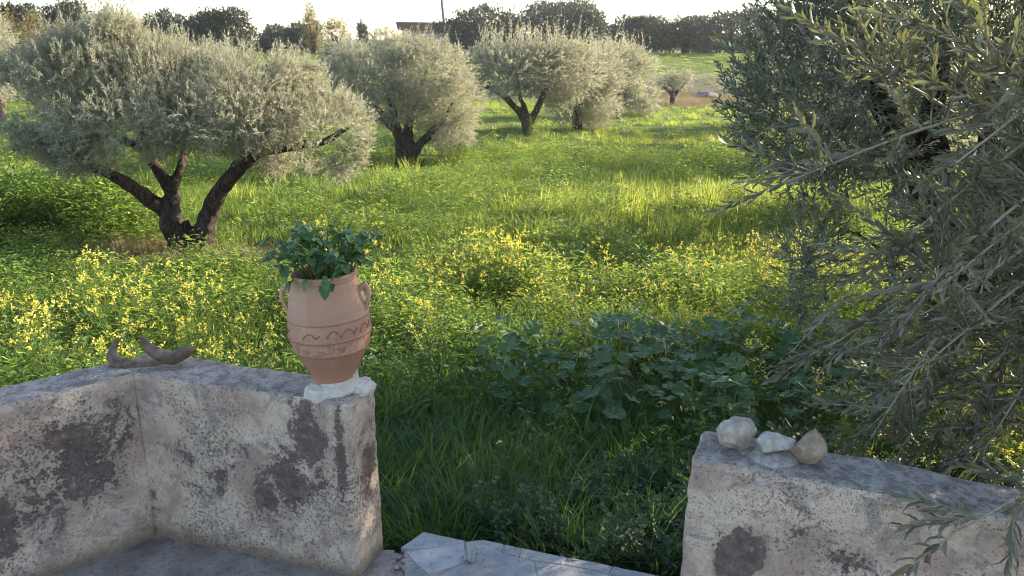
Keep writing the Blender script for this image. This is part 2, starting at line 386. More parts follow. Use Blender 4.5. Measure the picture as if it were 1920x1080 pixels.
make_wall('low_wall', RA[:2], RB[:2], .185, RN, .6, stR, 'low rendered wall at right carrying three loose stones beneath the olive', hz=lambda u, v: .006 * np.sin(u * 5 + 1) - .003 * (v / .18), endcut=-.02)

def floor_mat(name, a, b, dark, sc=9):
    g = G(bpy.data.materials.new(name)); co = g.n('ShaderNodeNewGeometry').outputs['Position']
    n1 = g.noise(co, sc, 8, .7); n2 = g.noise(co, sc * 7, 6, .7); n3 = g.noise(co, sc * .4, 5, .6, .5)
    c = g.mix(g.step(n1, .35, .65), a, b); c = g.mix(g.math('MULTIPLY', g.step(n2, .54, .62), .6), c, dark); c = g.mix(g.math('MULTIPLY', g.step(n3, .55, .7), .6), c, dark)
    return g.done(g.principled(c, .85, g.bump(g.math('ADD', n1, n2), .5, .006), .25).outputs[0])
M['concrete'] = floor_mat('worn_concrete', (.235, .20, .175), (.36, .32, .285), (.12, .095, .08))
M['grout'] = floor_mat('pale_grout', (.24, .235, .23), (.34, .335, .33), (.15, .14, .13), 14)
M['marble'] = floor_mat('bluish_marble', (.31, .315, .33), (.41, .415, .43), (.18, .17, .17), 6)
M['marble2'] = floor_mat('grey_marble', (.27, .27, .28), (.38, .375, .37), (.20, .18, .17), 8)

def prism(mb, poly, z0, z1, jit=.0, mat=0, bevel=.006):
    bm = bmesh.new(); vs = [bm.verts.new((p[0], p[1], z1)) for p in poly]; f = bm.faces.new(vs)
    if f.normal.z < 0: f.normal_flip()
    bm.normal_update()
    if f.normal.z < 0: bmesh.ops.reverse_faces(bm, faces=[f])
    r = bmesh.ops.extrude_face_region(bm, geom=[f]); vv = [e for e in r['geom'] if isinstance(e, bmesh.types.BMVert)]
    for v in vv: v.co.z = z0
    bmesh.ops.recalc_face_normals(bm, faces=bm.faces)
    bmesh.ops.bevel(bm, geom=[e for e in bm.edges], offset=bevel, segments=2, affect='EDGES', profile=.6)
    bmesh.ops.triangulate(bm, faces=[f for f in bm.faces if len(f.verts) > 4])
    bm.verts.index_update(); V = np.array([v.co[:] for v in bm.verts])
    for k in (3, 4):
        F = [[v.index for v in f.verts] for f in bm.faces if len(f.verts) == k]
        if F: 
            if k == 3 or True: mb.add(V, F, mat)
    bm.free()
floor_root = empty('patio_floor', (0, 0, 0)); tag(floor_root, kind='structure')
# concrete floor, a fine grid so that it is slightly uneven
def grid_floor():
    xs = np.linspace(-3.2, 3.4, 260); ys = np.linspace(-2.5, 2.75, 220); X, Y = np.meshgrid(xs, ys)
    d = (X + .667) * WN.x + (Y - 2.44) * WN.y
    P = np.stack([X, Y, 0 * X], -1); Z = (fbm(P, 5, 3, 2) - .5) * .018 + (fbm(P, 22, 2, 6) - .5) * .006 - .004
    Z = np.where(d > -.005, -.5, Z)
    i = np.arange(len(ys) - 1)[:, None] * len(xs); j = np.arange(len(xs) - 1)[None]; nx = len(xs)
    F = np.stack([i + j, i + j + 1, i + nx + j + 1, i + nx + j], -1).reshape(-1, 4)
    P[..., 2] = Z; mb = MB(); mb.add(P.reshape(-1, 3), F)
    mb.obj('concrete_floor', [M['concrete']], floor_root, True)
grid_floor()
slabs = [
    ([(752, 1026), (795, 997), (871, 1014), (869, 1017), (776, 1031)], 'marble', .0140),
    ([(757, 1030), (776, 1032), (869, 1018), (875, 1052), (806, 1076), (786, 1062), (770, 1045)], 'marble', .0130),
    ([(873, 1017), (884, 1014), (908, 1013), (944, 1020), (943, 1038), (1000, 1051), (1010, 1092), (900, 1104), (820, 1082), (878, 1053)], 'marble2', .0128),
    ([(946, 1021), (1006, 1033), (1063, 1045), (1056, 1058), (1000, 1050), (945, 1037)], 'marble2', .0138),
    ([(1066, 1045), (1110, 1053), (1149, 1062), (1141, 1074), (1058, 1058)], 'marble2', .0126),
    ([(1151, 1062), (1229, 1079), (1217, 1093), (1143, 1075)], 'marble2', .0136),
    ([(1231, 1079), (1330, 1102), (1316, 1116), (1219, 1093)], 'marble2', .0128),
    ([(1003, 1052), (1058, 1060), (1140, 1076), (1216, 1095), (1150, 1130), (1013, 1094)], 'marble2', .0124),
]
for poly, mk, zt in slabs:
    mb = MB(); pts = [atz(a, b, zt) for a, b in poly]
    # roughen the outline
    out = []
    for k, p in enumerate(pts):
        q = pts[(k + 1) % len(pts)]; nseg = max(1, int((q - p).length / .03))
        for s_ in range(nseg):
            c = p.lerp(q, s_ / nseg); out.append((c.x + random.uniform(-.0015, .0015), c.y + random.uniform(-.0015, .0015)))
    prism(mb, out, zt - (.03 if mk else .03), zt, bevel=.0012); mb.obj('paving_slab', [M[mk]], floor_root)
mb = MB(); prism(mb, [tuple(atz(a, b, .008)[:2]) for a, b in ((758, 1030), (797, 1000), (872, 1017), (908, 1016), (1066, 1048), (1330, 1105), (1300, 1180), (760, 1120))], -.03, .0112, bevel=.002); mb.obj('mortar_bed', [M['grout']], floor_root)
# riser of the step under the slab edge
mb = MB(); e0 = Vector((-.667, 2.43, 0)) + WN * .0
prism(mb, [tuple((e0 + WD * a + WN * b)[:2]) for a, b in ((.18, -.05), (1.35, -.05), (1.35, .0), (.18, .0))], -.5, -.012, bevel=.004)
mb.obj('step_riser', [M['concrete']], floor_root)
# rubble at the slab corner
for k in range(26):
    c = atz(random.gauss(765, 14), random.gauss(1052, 12), .006) if k < 16 else atz(random.gauss(880, 16), random.gauss(1052, 6), .02)
    bm = bmesh.new(); bmesh.ops.create_icosphere(bm, subdivisions=1, radius=random.uniform(.004, .013))
    for v in bm.verts: v.co = Vector((v.co.x * random.uniform(.7, 1.3), v.co.y * random.uniform(.7, 1.3), v.co.z * random.uniform(.4, .9)))
    me = bpy.data.meshes.new('pebble'); bm.to_mesh(me); bm.free(); me.materials.append(M['concrete'])
    o = link('rubble_chip', me, floor_root); o.location = c; o.rotation_euler = (random.random(), random.random(), random.random() * 6)

# ------------------------------------------------------------------ stones
def stone(name, c, size, seed, mat, label, rot=(0, 0, 0), cuts=12):
    rr = random.Random(seed); bm = bmesh.new(); bmesh.ops.create_icosphere(bm, subdivisions=5, radius=1)
    pl = []
    for k in range(cuts):
        n = Vector((rr.gauss(0, 1), rr.gauss(0, 1), rr.gauss(0, 1))).normalized(); pl.append((n, rr.uniform(.55, .82)))
    for v in bm.verts:
        p = v.co.copy()
        for n, d in pl:
            e = p.dot(n) - d
            if e > 0: p -= n * e * .93
        q = p * 2.2 + Vector((seed, seed, 0)); p *= 1 + .07 * mnoise.fractal(q, .8, 2, 5) + .035 * mnoise.noise(p * 6) + .02 * mnoise.noise(p * 14)
        v.co = p
    for v in bm.verts: v.co = Vector((v.co.x * size[0], v.co.y * size[1], v.co.z * size[2]))
    bm.transform(Matrix.Rotation(rot[0], 4, 'X') @ Matrix.Rotation(rot[1], 4, 'Y') @ Matrix.Rotation(rot[2], 4, 'Z'))
    zmin = min(v.co.z for v in bm.verts)
    for f in bm.faces: f.smooth = True
    me = bpy.data.meshes.new(name); bm.to_mesh(me); bm.free(); me.materials.append(mat)
    o = link(name, me); o.location = (c[0], c[1], c[2] - zmin); tag(o, label, 'stone', 'loose stones on the right wall'); return o
M['stone_pale'] = simple('pale_limestone', (.40, .335, .28), (.64, .58, .51), 34, .92, 1.0, .010)
M['stone_white'] = simple('white_limestone', (.45, .41, .36), (.68, .64, .58), 40, .92, 1.0, .010)
M['stone_tan'] = simple('tan_sandstone', (.31, .225, .16), (.50, .40, .30), 30, .92, 1.0, .010)
def onwall(px, py): return atz(px, py, .6)
p = onwall(1378, 842); stone('stone', (p.x, p.y, .597), (.053, .050, .052), 3, M['stone_pale'], 'largest pale rounded stone at the left end of the right wall', (.2, .1, .5))
M['mortar'] = simple('old_mortar', (.30, .26, .24), (.50, .45, .40), 55, .95, .9, .004)
pm = onwall(1448, 862)
# mortar bump
mb = MB(); a = np.linspace(0, 2 * pi, 24, endpoint=False); rings = []
for k, (rr_, zz) in enumerate(((.085, .570), (.070, .592), (.055, .609), (.042, .619), (.022, .623), (.001, .624))):
    ang = a; X = pm.x + np.cos(ang) * rr_ * 1.05; Y = pm.y + np.sin(ang) * rr_ * .95; P = np.stack([X, Y, 0 * X + zz], -1)
    P += (vn(P, 40, 3)[:, None] - .5) * .010; rings.append(P)
V = np.concatenate(rings); i = np.arange(5)[:, None] * 24; j = np.arange(24)[None]; j2 = (j + 1) % 24
mb.add(V, np.stack([i + j, i + j2, i + 24 + j2, i + 24 + j], -1).reshape(-1, 4)); mo = mb.obj('mortar_lump', [M['mortar']], smooth=True)
tag(mo, 'rough mortar lump on the right wall under the flat white stone', 'mortar')
stone('stone', (pm.x - .002, pm.y + .004, .616), (.060, .042, .030), 12, M['stone_white'], 'flat white stone resting on the mortar lump, middle of three', (.0, -.15, .3))
p = onwall(1512, 866); stone('stone', (p.x, p.y, .592), (.047, .043, .056), 21, M['stone_tan'], 'tan pointed stone, the rightmost loose stone on the right wall', (.3, .2, 1.0))

# ------------------------------------------------------------------ curved horn shaped pieces
M['horn'] = simple('weathered_brown_wood', (.085, .055, .042), (.20, .145, .11), 35, .6, .6, .003, spec=.4)
def horn(pts, rad, label, flare=None):
    mb = MB(); P = spline(pts, 40); r = 1.15 * np.interp(np.linspace(0, 1, 40), np.linspace(0, 1, len(rad)), rad)
    tube(mb, P, r, 18, rough=.035, seed=3)
    o = mb.obj('curved_branch', [M['horn']], smooth=True); tag(o, label, 'branch', 'curved brown pieces on the wall corner'); return o
Yh = 2.50
h1 = [aty(223, 634, Yh + .02), aty(211, 658, Yh + .01), aty(219, 680, Yh), aty(250, 687, Yh - .01), aty(288, 683, Yh), aty(318, 672, Yh + .05)]
horn(h1, [.004, .011, .018, .020, .020, .019, .016], 'curved brown horn-like piece lying underneath, its tip curling up at left')
h2 = [aty(266, 632, Yh - .03), aty(276, 648, Yh - .03), aty(296, 664, Yh - .035), aty(322, 671, Yh - .02), aty(344, 662, Yh - .0), aty(362, 655, Yh + .02)]
horn(h2, [.007, .012, .017, .020, .020, .018, .013], 'curved brown horn-like piece lying on top, with a blunt flared right end')

# ------------------------------------------------------------------ clay jar
def clay():
    g = G(bpy.data.materials.new('terracotta')); tc = g.n('ShaderNodeTexCoord'); co = tc.outputs['Object']
    n1 = g.noise(co, 9, 7, .65, .5); n2 = g.noise(co, 45, 7, .7); n3 = g.noise(co, 3, 3)
    sep = g.n('ShaderNodeSeparateXYZ'); g.l(co, sep.inputs[0])
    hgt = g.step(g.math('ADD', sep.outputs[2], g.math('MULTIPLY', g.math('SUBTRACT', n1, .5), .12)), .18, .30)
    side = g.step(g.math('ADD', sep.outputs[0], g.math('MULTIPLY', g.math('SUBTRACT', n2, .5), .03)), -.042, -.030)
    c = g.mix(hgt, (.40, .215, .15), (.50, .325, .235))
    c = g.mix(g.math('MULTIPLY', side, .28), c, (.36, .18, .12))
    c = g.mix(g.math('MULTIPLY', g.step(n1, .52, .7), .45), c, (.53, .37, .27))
    c = g.mix(g.math('MULTIPLY', g.step(n2, .58, .68), .4), c, (.26, .13, .09))
    n4 = g.noise(co, 6, 8, .75, 1.5); c = g.mix(g.math('MULTIPLY', g.step(n4, .55, .72), .5), c, (.58, .47, .40))
    n5 = g.noise(co, 130, 5, .7); c = g.mix(g.math('MULTIPLY', g.step(n5, .6, .68), .45), c, (.20, .11, .085))
    bd = g.math('MULTIPLY', g.step(g.math('ADD', sep.outputs[2], g.math('MULTIPLY', g.math('SUBTRACT', n2, .5), .05)), .142, .152), g.math('SUBTRACT', 1.0, g.step(g.math('ADD', sep.outputs[2], g.math('MULTIPLY', g.math('SUBTRACT', n1, .5), .06)), .176, .192)))
    c = g.mix(g.math('MULTIPLY', bd, .45), c, g.mix(g.step(n2, .45, .6), (.56, .39, .31), (.30, .15, .11)))
    return g.done(g.principled(c, .88, g.bump(g.math('ADD', n2, g.math('MULTIPLY', n5, .6)), .5, .003), .15).outputs[0])
M['clay'] = clay(); M['clay_dark'] = simple('dark_clay_line', (.22, .115, .08), (.31, .17, .12), 60, .9, .2)
M['whitewash'] = simple('white_mortar', (.50, .46, .40), (.66, .63, .58), 40, .95, .8, .004)
M['soil'] = simple('pot_soil', (.04, .03, .02), (.08, .06, .04), 60, .95, .6)
jar_c = atz(631, 728, .6); jar = empty('clay_jar', (jar_c.x, jar_c.y, .6)); tag(jar, 'terracotta jar with two small handles and wavy band standing on wall end', 'jar')
def lathe(mb, prof, n=64, mat=0, wob=0):
    a = np.linspace(0, 2 * pi, n, endpoint=False); V = []
    for r, z in prof: V.append(np.stack([np.cos(a) * r, np.sin(a) * r, 0 * a + z], -1))
    V = np.array(V); 
    if wob: V[..., :2] *= (1 + wob * (vn(V, 9, 4)[..., None] - .5))
    V = V.reshape(-1, 3); i = np.arange(len(prof) - 1)[:, None] * n; j = np.arange(n)[None]; j2 = (j + 1) % n
    mb.add(V, np.stack([i + j, i + j2, i + n + j2, i + n + j], -1).reshape(-1, 4), mat)
key_z = [.035, .059, .086, .113, .140, .167, .211, .248, .302, .329, .345, .356]; key_r = [.070, .073, .082, .0965, .1115, .1200, .1235, .1205, .1120, .1040, .0965, .0905]
def jr(z): 
    return float(np.interp(z, key_z, key_r)) if False else float(np.polyval(_pc, z))
_pc = np.polyfit(key_z, key_r, 6)
prof = []
for z in np.linspace(.035, .352, 90):
    r = jr(z)
    for zc in (.145, .192, .248): r += .0032 * math.exp(-((z - zc) / .0032) ** 2)
    prof.append((r, z))
prof += [(.0915, .354), (.0945, .357), (.0950, .362), (.0935, .3645), (.0960, .367), (.0965, .373), (.094, .377), (.088, .3775), (.084, .373), (.083, .35), (.09, .31), (.09, .30)]
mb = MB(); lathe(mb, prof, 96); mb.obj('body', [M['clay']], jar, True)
mb = MB(); P = [[cos(t) * r_, sin(t) * r_, .345] for r_, t in [(0, 0)]]
a = np.linspace(0, 2 * pi, 32, endpoint=False); mb.add(np.vstack([np.stack([np.cos(a) * .084, np.sin(a) * .084, 0 * a + .350], -1), [[0, 0, .357]]]), [[k, (k + 1) % 32, 32] for k in range(32)]); mb.obj('soil', [M['soil']], jar)
for k, zc in enumerate((.248, .192, .145)):
    mb = MB(); t = np.linspace(0, 2 * pi, 90); rr_ = jr(zc - .004) + .0004; P = np.stack([np.cos(t) * rr_, np.sin(t) * rr_, zc - .0045 + .0006 * np.sin(t * 5)], -1)
    tube(mb, P, .0013, 6, cap=False); mb.obj('incised_band', [M['clay_dark']], jar, True)
mb = MB()
for (t0, t1, amp) in ((pi * 1.03, pi * 1.20, .011), (pi * 1.36, pi * 1.50, .009), (pi * 1.55, pi * 1.80, .013), (pi * 1.82, pi * 1.97, .013), (0.1, .9 * pi, .012)):
    t = np.linspace(t0, t1, 60 if t1 - t0 < 1 else 200); s_ = (t - t0) * 9.5; z = .206 + amp * 1.1 * np.abs(np.sin(s_)) ** .8 * 1.35 + .002 * np.sin(t * 13); P = np.stack([np.cos(t) * 0, np.sin(t) * 0, z], -1)
    rr_ = np.array([jr(q) for q in z]) + .0006; P[:, 0] = np.cos(t) * rr_; P[:, 1] = np.sin(t) * rr_
    tube(mb, P, .0016, 6)
mb.obj('wavy_band', [M['clay_dark']], jar, True)
for sgn in (-1, 1):
    mb = MB(); P = spline([(sgn * .102, -.01, .322), (sgn * .117, -.012, .334), (sgn * .1285, -.014, .326), (sgn * .1300, -.014, .303), (sgn * .123, -.012, .278), (sgn * .114, -.010, .262)], 26)
    tube(mb, P, np.interp(np.linspace(0, 1, 26), [0, .3, .8, 1], [.010, .0075, .0065, .009]), 12, rough=.05); mb.obj('handle', [M['clay']], jar, True)
# whitewashed foot
mb = MB(); lathe(mb, [(.050, .0), (.075, .002), (.073, .012), (.069, .03), (.0685, .05), (.071, .062), (.0725, .066), (.068, .068)], 64, wob=.10); mb.obj('whitewashed_foot', [M['whitewash']], jar, True)
jar.rotation_euler = (0, R(-2.2), 0)
def lump(c, size, seed, label, name='mortar_lump', mat=None):
    bm = bmesh.new(); bmesh.ops.create_icosphere(bm, subdivisions=5, radius=1)
    for v in bm.verts:
        p = v.co.copy(); p.z = max(p.z, -.25)
        if p.z > .35: p.z = .55 + (p.z - .55) * .35
        p *= 1 + .12 * mnoise.fractal(p * 1.4 + Vector((seed, 0, 0)), .7, 2, 5); v.co = Vector((p.x * size[0], p.y * size[1], p.z * size[2]))
    for f in bm.faces: f.smooth = True
    me = bpy.data.meshes.new(name); bm.to_mesh(me); bm.free(); me.materials.append(mat or M['whitewash']); o = link(name, me); o.location = c; tag(o, label, 'mortar')
lump((jar_c.x - .022, jar_c.y - .046, .600), (.066, .040, .050), 4.2, 'white mortar lump in front of the clay jar foot')
lump((jar_c.x + .064, jar_c.y + .005, .598), (.056, .050, .038), 9.7, 'white mortar lump beside the clay jar foot, at its right')

# plant in the jar: leaves as parts
def leaf_proto(name, mat, lob=True, n=5, L=1.0, W=.62):
    """broad toothed leaf, unit length, lying along +Y with a folded midrib"""
    m = 9; y = np.linspace(0, 1, m); wd = np.sin(pi * y ** .75) ** .9 * W / 2 * (1 + (.12 * np.cos(np.arange(m) * pi) if lob else 0)); wd[0] = .02; wd[-1] = .0
    z = -.18 * y ** 2 + .05 * np.sin(y * 6)
    C = np.stack([0 * y, y, z], -1); Lf = np.stack([-wd, y - .03, z + wd * .35], -1); Rt = np.stack([wd, y - .03, z + wd * .35], -1)
    V = np.concatenate([C, Lf, Rt]); F = []
    for k in range(m - 1): F += [[k, k + 1, m + k + 1, m + k], [k, 2 * m + k, 2 * m + k + 1, k + 1]]
    mb = MB(); mb.add(V, F, 0, rng.random(len(F)) * .4 + .3); return mb.mesh(name, [mat], True)
def place_leaf(me, base, dirv, up, L, parent, name='leaf'):
    y = Vector(dirv).normalized(); x = y.cross(Vector(up)); x = x.normalized() if x.length > 1e-4 else Vector((1, 0, 0)); z = x.cross(y)
    o = link(name, me, parent); o.matrix_local = Matrix.Translation(base) @ Matrix((x, y, z)).transposed().to_4x4() @ Matrix.Diagonal((L, L, L, 1)); return o
tints = [foliage('pot_leaf_%d' % k, c1, c2, (.12, .26, .04), under=(.09, .15, .08), tw=.22, rough=.42, spec=.45) for k, (c1, c2) in enumerate((((.040, .10, .034), (.07, .145, .045)), ((.065, .145, .050), (.11, .20, .06)), ((.055, .12, .05), (.09, .165, .065))))]
potleaves = [leaf_proto('pot_leaf', t, True, W=wd_) for t in tints for wd_ in (.5, .7)]
pot_plant = empty('pot_plant', (jar_c.x, jar_c.y, .6)); tag(pot_plant, 'bushy dark green leafy plant growing out of the clay jar', 'plant')
mb = MB(); rp = random.Random(5)
for k in range(74):
    az = rp.uniform(0, 2 * pi); rr_ = rp.uniform(0, .07); b = Vector((cos(az) * rr_, sin(az) * rr_, .35)); lean = rp.uniform(.01, .10) + rr_ * .35
    hgt = rp.uniform(.03, .16) * (1.1 - lean * 2.2); tip = b + Vector((cos(az) * lean * 1.15 - .012, sin(az) * lean, hgt + .02)); mid = b.lerp(tip, .55) + Vector((0, 0, .03))
    sp_ = spline([b, mid, tip], 7); tube(mb, sp_, .0018, 5)
    for q in range(rp.choice((4, 4, 5))):
        t = sp_[rp.randint(2, 6)]; a2 = az + rp.uniform(-1.7, 1.7); dr = Vector((cos(a2), sin(a2), rp.uniform(-.55, .5)))
        place_leaf(rp.choice(potleaves), Vector(t), dr, (rp.gauss(0, .25), rp.gauss(0, .25), 1), rp.uniform(.022, .048), pot_plant)
mb.obj('stems', [M['wstem']], pot_plant)
# a few hang over the left of the rim
for k in range(16):
    az = rp.uniform(pi * .85, pi * 1.62); b = Vector((cos(az) * .10, sin(az) * .10, .37 + rp.uniform(-.0, .03))); b += Vector((cos(az), sin(az), 0)) * rp.uniform(0, .035)
    place_leaf(rp.choice(potleaves), b, (cos(az), sin(az), rp.uniform(-1.3, -.1)), (cos(az) * .5, sin(az) * .5, 1), rp.uniform(.03, .05), pot_plant)

# ------------------------------------------------------------------ olive trees
def shoots(mb, O, D, L, nl, ll, lw, droop, lod, mat, stem=None, spread=1.0, start=.1, sides=3, jit=.35):
    """leafy shoots: O origins, D directions; leaves in opposite pairs along each"""
    n = len(O); D = unit(D); L = np.broadcast_to(L, (n,))
    ref = unit(rng.normal(size=(n, 3))); A = unit(np.cross(D, ref)); B = np.cross(D, A)
    half = nl // 2
    t = np.linspace(start, 1, half)[None] + rng.uniform(-.02, .02, (n, half))
    dz = np.zeros(3); dz[2] = -1
    P = O[:, None] + D[:, None] * (L[:, None] * t)[..., None] + dz * (droop * L[:, None] * t ** 2)[..., None]
    T = unit(D[:, None] + dz * (2 * droop * t)[..., None])
    ph = (np.arange(half) % 2)[None, :, None]
    Sd = np.where(ph == 0, A[:, None], B[:, None])
    sz = (.65 + .35 * np.sin(pi * (.15 + t * .8)))[..., None]
    PP = []; DD = []; SS = []; LL = []
    for sg in (-1, 1):
        ang = rng.uniform(.55, 1.05, (n, half, 1)) * spread
        ang = ang * (1 - .45 * t[..., None])
        d = T * np.cos(ang) + sg * Sd * np.sin(ang) + rng.normal(size=(n, half, 3)) * jit * .35
        PP.append(P.reshape(-1, 3)); DD.append(d.reshape(-1, 3)); nn = np.cross(T, Sd); SS.append((np.cross(d, sg * Sd) * 0 + nn + rng.normal(size=(n, half, 3)) * jit).reshape(-1, 3)); LL.append((sz[..., 0] * ll * rng.uniform(.55, 1.2, (n, half))).reshape(-1))
    PP = np.concatenate(PP); DD = np.concatenate(DD); SS = np.concatenate(SS); LL = np.concatenate(LL)
    leaves(mb, PP, DD, SS, LL, LL * (lw / ll), lod, mat)
    if stem is not None:
        k = 4; tt = np.linspace(0, 1, k)[None]; C = O[:, None] + D[:, None] * (L[:, None] * tt)[..., None] + dz * (droop * L[:, None] * tt ** 2)[..., None]
        rs = (stem[1] * (1 - .6 * tt))[..., None]
        a = np.arange(sides) * 2 * pi / sides
        ring = C[:, :, None] + rs[..., None] * (np.cos(a)[None, None, :, None] * A[:, None, None] + np.sin(a)[None, None, :, None] * B[:, None, None])
        V = ring.reshape(-1, 3); b0 = (np.arange(n) * k * sides)[:, None, None]; i = (np.arange(k - 1) * sides)[None, :, None]; j = np.arange(sides)[None, None]; j2 = (j + 1) % sides
        F = np.stack(np.broadcast_arrays(b0 + i + j, b0 + i + j2, b0 + i + sides + j2, b0 + i + sides + j), -1).reshape(-1, 4); mb.add(V, F, stem[0])
    return PP, DD, SS, LL

def crown_points(lobes, n, seed, shell=.45, gap=.40, gapf=1.3, fill=.25):
    lobes = np.array(lobes, float); area = (lobes[:, 3] * lobes[:, 4] + lobes[:, 3] * lobes[:, 5] + lobes[:, 4] * lobes[:, 5]); pr = area / area.sum()
    out = []; nr = []; tot = 0
    while tot < n:
        m = n * 2; k = rng.choice(len(lobes), m, p=pr); u = unit(rng.normal(size=(m, 3))); f = 1 - shell * rng.random(m) ** 1.4
        deep = rng.random(m) < fill; f = np.where(deep, rng.random(m) ** .5, f)
        c = lobes[k, :3]; r = lobes[k, 3:6]; bump = .66 + .62 * fbm(c + u * r, 3.0 / np.mean(r), 3, seed)
        P = c + u * r * f[:, None] * bump[:, None]
        inside = np.zeros(m, bool)
        for q in range(len(lobes)):
            e = np.linalg.norm((P - lobes[q, :3]) / lobes[q, 3:6], axis=1); inside |= (e < .55) & (k != q)
        keep = (fbm(P, gapf, 2, seed + 3) > gap - .06 * deep) & ~(inside & (rng.random(m) < .75))
        P = P[keep]; N = unit(u[keep] / r[keep]); out.append(P); nr.append(N); tot += len(P)
    P = np.concatenate(out)[:n]; N = np.concatenate(nr)[:n]; return P, N

def make_trunk(limbs, parent, name='trunk', vox=.03, mat=None, seed=0):
    mb = MB()
    for pts, rad in limbs:
        n = max(8, len(pts) * 5); P = spline(pts, n); r = np.interp(np.linspace(0, 1, n), np.linspace(0, 1, len(rad)), rad)
        P = P + (np.stack([vn(P, 3, seed + 1), vn(P, 3, seed + 2), vn(P, 3, seed + 3)], -1) - .5) * np.minimum(r, .08)[:, None] * 1.2
        tube(mb, P, r, 12, rough=.32, seed=seed)
    o = mb.obj(name, [mat or M['bark']], parent, True)
    if vox:
        md = o.modifiers.new('remesh', 'REMESH'); md.mode = 'VOXEL'; md.voxel_size = vox; md.use_smooth_shade = True
    return o

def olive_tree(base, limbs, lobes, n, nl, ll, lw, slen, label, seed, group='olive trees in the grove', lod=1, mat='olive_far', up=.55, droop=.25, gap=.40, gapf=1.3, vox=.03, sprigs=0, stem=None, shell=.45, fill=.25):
    root = empty('olive_tree', tuple(base)); tag(root, label, 'tree', group)
    root_l = Vector(base)
    limbs = [([Vector(p) - root_l for p in pts], rad) for pts, rad in limbs]
    make_trunk(limbs, root, vox=vox, seed=seed)
    lb = [(a - base[0], b - base[1], c - base[2], d, e, f) for a, b, c, d, e, f in lobes]
    P, N = crown_points(lb, n, seed, shell, gap, gapf, fill)
    D = N * .8 + np.array([0, 0, up]) + rng.normal(size=P.shape) * .45
    mb = MB(); shoots(mb, P - unit(D) * slen * .4, D, rng.uniform(.6, 1.25, n) * slen, nl, ll, lw, droop, lod, 0, stem=stem)
    if sprigs:                                            # upright water shoots on top
        k = np.argsort(-P[:, 2])[:n // 4]; k = rng.choice(k, sprigs); Dv = np.array([0, 0, 1.]) + rng.normal(size=(sprigs, 3)) * .22
        shoots(mb, P[k], Dv, rng.uniform(.9, 1.9, sprigs) * slen, int(nl * 1.3), ll, lw, .02, lod, 0, stem=stem)
    o = mb.obj('crown', [M[mat], M['stem']], root); o['kind'] = 'stuff'
    return root

# T1: the big olive at the left
Y1 = 9.35; q = lambda px, py, dy=0.0, Y=Y1: aty(px, py, Y + dy)
b1 = q(357, 492); b1z = Vector((b1.x, b1.y, b1.z - .1))
limbs = [
    ([q(345, 500), q(338, 455), q(322, 420), q(300, 395), q(262, 358, -.1), q(222, 335, -.2), q(182, 312, -.3), q(140, 290, -.35), q(90, 250, -.4)], [.20, .15, .13, .10, .085, .07, .06, .045, .02]),
    ([q(335, 440), q(325, 400), q(322, 360, .1), q(303, 325, .2), q(280, 290, .3), q(262, 220, .35), q(240, 150, .4)], [.12, .11, .085, .07, .055, .04, .02]),
    ([q(372, 500), q(378, 455), q(390, 415), q(408, 368), q(436, 328, -.05), q(480, 292, -.1), q(550, 272, -.15), q(612, 262, -.2), q(660, 235, -.2)], [.19, .14, .115, .10, .085, .07, .055, .04, .02]),
    ([q(436, 328), q(470, 250, .3), q(490, 180, .4), q(500, 120, .5)], [.07, .05, .04, .02]),
    ([q(322, 360), q(345, 290, .5), q(360, 200, .7), q(370, 110, .8)], [.06, .05, .035, .015]),
    ([q(285, 290, .3), q(220, 262, .2), q(150, 268, .1), q(85, 270), q(50, 272), q(24, 280)], [.045, .055, .055, .05, .045, .035]),
    ([q(352, 490, .06), q(354, 445, .05), q(356, 410, .02)], [.16, .10, .02]),
    ([q(356, 508), q(356, 470), q(357, 440)], [.24, .17, .05]),
]
def lobe(px, py, rx, ry, Y, dy=0, ryd=None):
    c = aty(px, py, Y + dy); s = Y / FPX * 1.0; return (c.x, c.y, c.z, rx * s, (ryd if ryd else rx * s), ry * s)
l1 = [lobe(165, 155, 140, 95, Y1, 0, 1.0), lobe(340, 165, 150, 75, Y1, .3, 1.2), lobe(490, 175, 120, 78, Y1, 0, 1.0), lobe(590, 225, 105, 65, Y1, -.2, .8), lobe(60, 180, 95, 82, Y1, -.2, .8), lobe(250, 225, 150, 70, Y1, -.6, .8), lobe(420, 220, 150, 65, Y1, -.6, .8), lobe(310, 165, 190, 70, Y1, .9, .8), lobe(185, 92, 95, 46, Y1, .2, .8), lobe(290, 115, 90, 45, Y1, .2, .8), lobe(420, 125, 60, 30, Y1, .2, .5), lobe(560, 140, 45, 35, Y1, .1, .5), lobe(200, 285, 80, 40, Y1, -.4, .5), lobe(100, 262, 70, 32, Y1, -.2, .5), lobe(650, 292, 42, 42, Y1, 0, .4), lobe(560, 292, 60, 34, Y1, 0, .4), lobe(470, 265, 60, 34, Y1, .3, .5), lobe(610, 312, 55, 30, Y1, .1, .35), lobe(520, 300, 50, 28, Y1, .3, .4), lobe(150, 300, 70, 30, Y1, -.2, .4), lobe(215, 50, 40, 25, Y1, 0, .4), lobe(640, 265, 55, 42, Y1, -.1, .5)]
olive_tree(b1z, limbs, l1, 15500, 14, .052, .0125, .16, 'largest spreading olive tree with forked dark trunk, at left behind wall', 11, sprigs=420, gap=.375, gapf=2.0, fill=.3, stem=(1, .0014), vox=.022, droop=.1)

